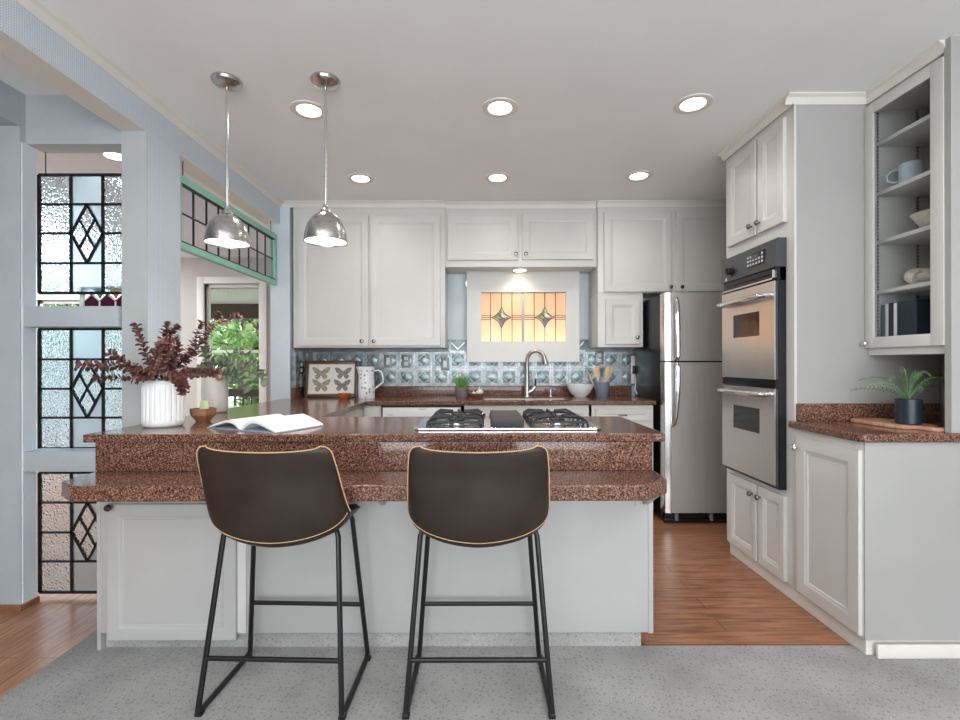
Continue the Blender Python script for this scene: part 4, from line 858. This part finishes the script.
def page(sg_, nm, off, th0, lift):
    rings = []; n = 14
    for k in range(n+1):
        u = k/n; x = sg_*u*W_*off; z = .006+lift*math.sin(min(1, u*1.9)*PI*.5)*(1-u)**.9*1.7+.002
        rings.append([(x, 0, z), (x, Lb, z), (x, Lb, max(.004, z-th0*(1-.55*u))), (x, 0, max(.004, z-th0*(1-.55*u)))])
    return MB().loft(rings).build(nm, M['paper'], bk, local=True, angle=50)
page(1, 'right_pages', 1.0, .018, .042); page(-1, 'left_pages', .96, .014, .034)
MB().box(-W_-.006, W_+.006, -.004, Lb+.004, 0, .004, .001).build('cover', M['blue_cover'], bk, local=True)

# ---------------------------------------------------------------- right worktop still life
cb = thing('cutting_board', (1.90, 2.17, CT), 'round-ended acacia cutting board under the potted fern', 'cutting board', rz=R(-86))
pts = [(-.145, -.04), (-.13, -.085), (-.09, -.10), (.10, -.10), (.135, -.085), (.15, -.035), (.21, -.03), (.225, -.015), (.225, .012), (.21, .028), (.15, .032), (.135, .08), (.10, .095), (-.09, .095), (-.13, .08), (-.145, .035)]
MB().prism(pts, 0, .016).build('board', M['board'], cb, local=True, bevel=.004)
fp = thing('potted_fern', (1.90, 2.085, CT+.016), 'green fern in a dark navy pot on the cutting board', 'plant')
MB().lathe([(0, 0), (.042, 0), (.046, .004), (.047, .110), (.043, .110), (.041, .102), (0, .10)], seg=36).build('pot', M['navy'], fp, local=True)
MB().lathe([(.0, .101), (.042, .102)], seg=24).build('soil', M['soil'], fp, local=True)
st, lf = MB(), MB(); b0 = Vector((0, 0, .105))
fr_ = [q for q in [(-.19, -.03, .10), (-.16, .06, .14), (-.12, -.05, .15), (-.13, -.10, .05), (-.06, .05, .18), (-.03, -.07, .17), (.0, .03, .19), (.05, -.05, .17), (.10, .04, .16), (.13, -.05, .14), (.20, .0, .12), (.17, .07, .10), (-.20, .05, .07), (-.09, .08, .13), (.08, -.10, .09), (-.05, -.12, .08)] if q not in ((-.06, .05, .18), (.08, -.10, .09), (-.09, .08, .13))]
for dx, dy, dz in fr_:
    tip = Vector((dx*1.05, dy, dz*.62)); m1 = Vector((dx*.42, dy*.45, dz*1.02)); pts = []; nk = 15; tw = rnd.uniform(-1.0, 1.0); lf.mi = 0 if rnd.random() < .55 else 1
    for k in range(nk):
        u = k/(nk-1); pts.append(b0 + m1*2*u*(1-u) + tip*u*u)
    st.tube(pts, .0015, 5)
    for k in range(4, nk):
        p = pts[k]; tg = (pts[k]-pts[k-1]).normalized(); sd = Matrix.Rotation(tw, 3, tg) @ tg.cross(Vector((0, 0, 1))).normalized(); f = (k-4)/(nk-5); Ln = .027*(1-.75*f)*min(1, .55+f*3)+.005
        for s_ in (-1, 1):
            a = (sd*s_+tg*.55).normalized(); nn = tg.cross(sd).normalized()
            wv = tg*.0024
            lf.add([p, p+a*Ln*.5+wv+nn*Ln*.12, p+a*Ln-nn*Ln*.1, p+a*Ln*.5-wv+nn*Ln*.12], [(0, 1, 2, 3)])
st.build('stem', M['leaf_fern'], fp, local=True); lf.build('foliage', [M['leaf_fern'], M['leaf_pale']], fp, local=True, recalc=False, smooth=False)

# ---------------------------------------------------------------- ceiling lights and pendants
def downlight(px, py, label):
    d = (HC-H)*F/(HY-py); x = X(px, d); t = thing('recessed_light', (x, d, HC), label, 'ceiling light', 'recessed ceiling lights')
    MB().lathe([(.094, -.0005), (.092, -.005), (.074, -.008), (.060, -.004), (.060, -.0005)], seg=36).build('trim_ring', M['trim'], t, local=True)
    MB().lathe([(.060, -.002), (.060, -.006), (0, -.007)], seg=30).build('lens', M['emit'], t, local=True)
    lamp('downlight_lamp', 'SPOT', (x, d, HC-.015), (0, 0, 0), 13, (1, .965, .91), spot_size=R(165), spot_blend=1, shadow_soft_size=.07)
downlight(309.5, 109.5, 'bright recessed ceiling light in the nearer row, behind the right pendant rod')
downlight(500.5, 107.5, 'bright recessed ceiling light in the middle of the nearer row')
downlight(693.5, 104, 'bright recessed ceiling light of the nearer row next to the oven housing')
downlight(361, 178, 'small recessed ceiling light of the far row above the tall left wall cabinet')
downlight(498, 177.5, 'small recessed ceiling light of the far row above the window cabinet')
downlight(639, 176, 'small recessed ceiling light of the far row in front of the refrigerator cabinet')
downlight(116, 155, 'recessed ceiling light in the hall, seen above the top glass panel')
def pendant(px, pz0, d, label):
    x = X(px, d); t = thing('pendant_lamp', (x, d, HC), label, 'pendant lamp', 'nickel dome pendants')
    zb = Z(pz0, d)-HC
    MB().lathe([(.066, -.0005), (.068, -.008), (.063, -.018), (.040, -.030), (.013, -.036)], seg=36).build('ceiling_canopy', M['nickel'], t, local=True)
    MB().cyl((0, 0, -.03), (0, 0, zb+.155), .0065, 12).build('rod', M['steel_light'], t, local=True)
    MB().lathe([(.011, zb+.175), (.013, zb+.160), (.024, zb+.150), (.026, zb+.138)], seg=24).build('collar', M['nickel'], t, local=True)
    prof = [(.020, zb+.142)] + [(.097*math.sin(a), zb+.006+.136*math.cos(a)) for a in [R(12+78*k/12) for k in range(13)]] + [(.098, zb), (.095, zb)] + [(.093*math.sin(a), zb+.006+.130*math.cos(a)) for a in [R(90-78*k/12) for k in range(13)]] + [(.018, zb+.134)]
    MB().lathe(prof, seg=48).build('dome_shade', M['nickel'], t, local=True, recalc=True)
    MB().lathe([(.091, zb+.012), (.090, zb+.008), (0, zb+.006)], seg=36).build('diffuser', M['emit'], t, local=True)
    lamp('pendant_bulb', 'SPOT', (x, d, HC+zb-.01), (0, 0, 0), 7, (1, .95, .88), spot_size=R(150), spot_blend=1, shadow_soft_size=.08)
pendant(227.5, 243.5, 2.20, 'left nickel dome pendant lamp hanging in front of the green transom')
pendant(326, 242, 2.20, 'right nickel dome pendant lamp hanging in front of the tall wall cabinet')


# ---------------------------------------------------------------- bar stools
s0 = thing('bar_stool', (-.006, 1.742, .004), 'dark brown leather bucket bar stool, right of the pair, seen straight from behind', 'bar stool', 'leather bar stools at the ledge')
def shell(u, v):
    # v 0 front edge .. 1 top of back ; u -1..1
    cp = [(.205, .588), (.17, .595), (.06, .582), (-.04, .566), (-.11, .560), (-.158, .578), (-.184, .64), (-.197, .72), (-.207, .81), (-.218, .862), (-.226, .904)]
    ep = [(.17, .612), (.15, .620), (.08, .638), (.0, .655), (-.045, .664), (-.08, .678), (-.105, .71), (-.135, .765), (-.165, .83), (-.188, .880), (-.205, .924)]
    hw = [.195, .220, .234, .240, .245, .247, .245, .240, .235, .229, .222]
    s_ = v*(len(cp)-1); i = min(int(s_), len(cp)-2); f = s_-i
    def cr(L_, j):
        q = [L_[max(i-1, 0)], L_[i], L_[i+1], L_[min(i+2, len(L_)-1)]]; q = [w_[j] if j is not None else w_ for w_ in q]
        return .5*((2*q[1])+(q[2]-q[0])*f+(2*q[0]-5*q[1]+4*q[2]-q[3])*f*f+(3*q[1]-q[0]-3*q[2]+q[3])*f**3)
    k = abs(u)**1.8; y = cr(cp, 0)*(1-k)+cr(ep, 0)*k; z = cr(cp, 1)*(1-k)+cr(ep, 1)*k
    dd = min((1-v)*.45, v*.36); rr = .034; red = rr-math.sqrt(max(0, rr*rr-(rr-dd)**2)) if dd < rr else 0
    return Vector(((cr(hw, None)-red)*math.sin(u*PI*.5*.98)/math.sin(PI*.5*.98), y, z))
NU, NV = 30, 72
grid = [[shell(-1+2*i/NU, j/NV) for i in range(NU+1)] for j in range(NV+1)]
def nrm(j, i):
    a = grid[min(j+1, NV)][i]-grid[max(j-1, 0)][i]; b = grid[j][min(i+1, NU)]-grid[j][max(i-1, 0)]; return a.cross(b).normalized()
T_ = .016; vs = []; fs = []
for s_ in (0, 1):
    for j in range(NV+1):
        for i in range(NU+1): vs.append(grid[j][i]+nrm(j, i)*(T_ if s_ else 0))
nI = NU+1; nT = (NU+1)*(NV+1)
for j in range(NV):
    for i in range(NU):
        q = (j*nI+i, j*nI+i+1, (j+1)*nI+i+1, (j+1)*nI+i); fs.append(q); fs.append(tuple(k+nT for k in q[::-1]))
rim = [(0, i) for i in range(NU+1)] + [(j, NU) for j in range(1, NV+1)] + [(NV, i) for i in range(NU-1, -1, -1)] + [(j, 0) for j in range(NV-1, 0, -1)]
for a, b in zip(rim, rim[1:]+rim[:1]):
    p, q = a[0]*nI+a[1], b[0]*nI+b[1]; fs.append((p, p+nT, q+nT, q))
sh = MB().add(vs, fs).build('bucket_seat', M['leather'], s0, local=True, bevel=.005)
# stitching as short dashes round the rim and along the lower back seam
def dashes(line, off, r=.0022, step=.0075, dash=.0056):
    mb = MB(); acc = 0
    for a, b in zip(line, line[1:]):
        d = b-a; Ln = d.length; t0 = (step-acc) % step
        while t0 < Ln:
            p = a+d*(t0/Ln); e = p+d.normalized()*dash; mb.tube([p, e], r, 5); t0 += step
        acc = (acc+Ln) % step
    return mb
osd = 1 if nrm(NV*3//4, NU//2).y < 0 else -1
rp = [grid[j][i]+nrm(j, i)*(T_*.92 if osd > 0 else T_*.08) for j, i in rim]; cen = Vector((0, -.05, .72))
jj = [k for k in range(len(rim)) if rim[k][0] >= int(NV*.48)]
ln = [rp[k] + (rp[k]-cen).normalized()*.0035 for k in jj]
dashes(ln, 0).build('rim_stitching', M['tan'], s0, local=True)
js = int(NV*.535)
sd_ = [+1, -1][0]
ns = nrm(js, NU//2); out = 1 if ns.y < 0 or ns.z < 0 else -1
lo_ = [grid[js][i] + nrm(js, i)*(T_+.0005 if out > 0 else -.0008) for i in range(1, NU)]
dashes(lo_, 0, .0016).build('seam_stitching', M['tan'], s0, local=True)
def leg(sx, front):
    if front: top = Vector((sx*.195, .115, .598)); foot = Vector((sx*.243, .168, .009))
    else: top = Vector((sx*.205, -.075, .605)); foot = Vector((sx*.247, -.165, .009))
    inn = Vector((sx*.15, top.y*.8, .592)); kn = top+(foot-top)*.035
    mid_ = foot+(top-foot)*.06
    return [inn, top+(inn-top)*.3+Vector((0, 0, .004)), top+(inn-top)*.08-Vector((0, 0, .004)), kn, mid_, foot + (top-foot)*.02]
for sx in (-1, 1):
    a = leg(sx, False); b = leg(sx, True)
    MB().tube(a, .0095, 10).build('leg', M['black_metal'], s0, local=True); MB().tube(b, .0095, 10).build('leg', M['black_metal'], s0, local=True)
    MB().tube([a[-1], Vector((sx*.247, -.150, .0098)), Vector((sx*.245, 0, .0098)), Vector((sx*.243, .15, .0098)), b[-1]], .0098, 10).build('floor_runner', M['black_metal'], s0, local=True)
    MB().tube([Vector((sx*.15, -.06, .592)), Vector((sx*.15, .092, .592))], .0095, 8).build('seat_bracket', M['black_metal'], s0, local=True)
    for y in (-.155, .158): bx(sx*.246-.012, sx*.246+.012, y-.012, y+.012, 0, .012, b=.003).build('foot_glide', M['black_metal'], s0, local=True)
def onleg(sx, front, z):
    L_ = leg(sx, front); p, q = L_[3], L_[5]; t_ = (z-q.z)/(p.z-q.z); return q+(p-q)*t_
MB().tube([onleg(-1, False, .183), onleg(1, False, .183)], .0085, 10).build('stretcher', M['black_metal'], s0, local=True)
MB().tube([onleg(-1, True, .228), onleg(1, True, .228)], .0085, 10).build('stretcher', M['black_metal'], s0, local=True)
dup(s0, (-.706, 1.747, .004), R(-2), 'dark brown leather bucket bar stool, left of the pair, in front of the open book')
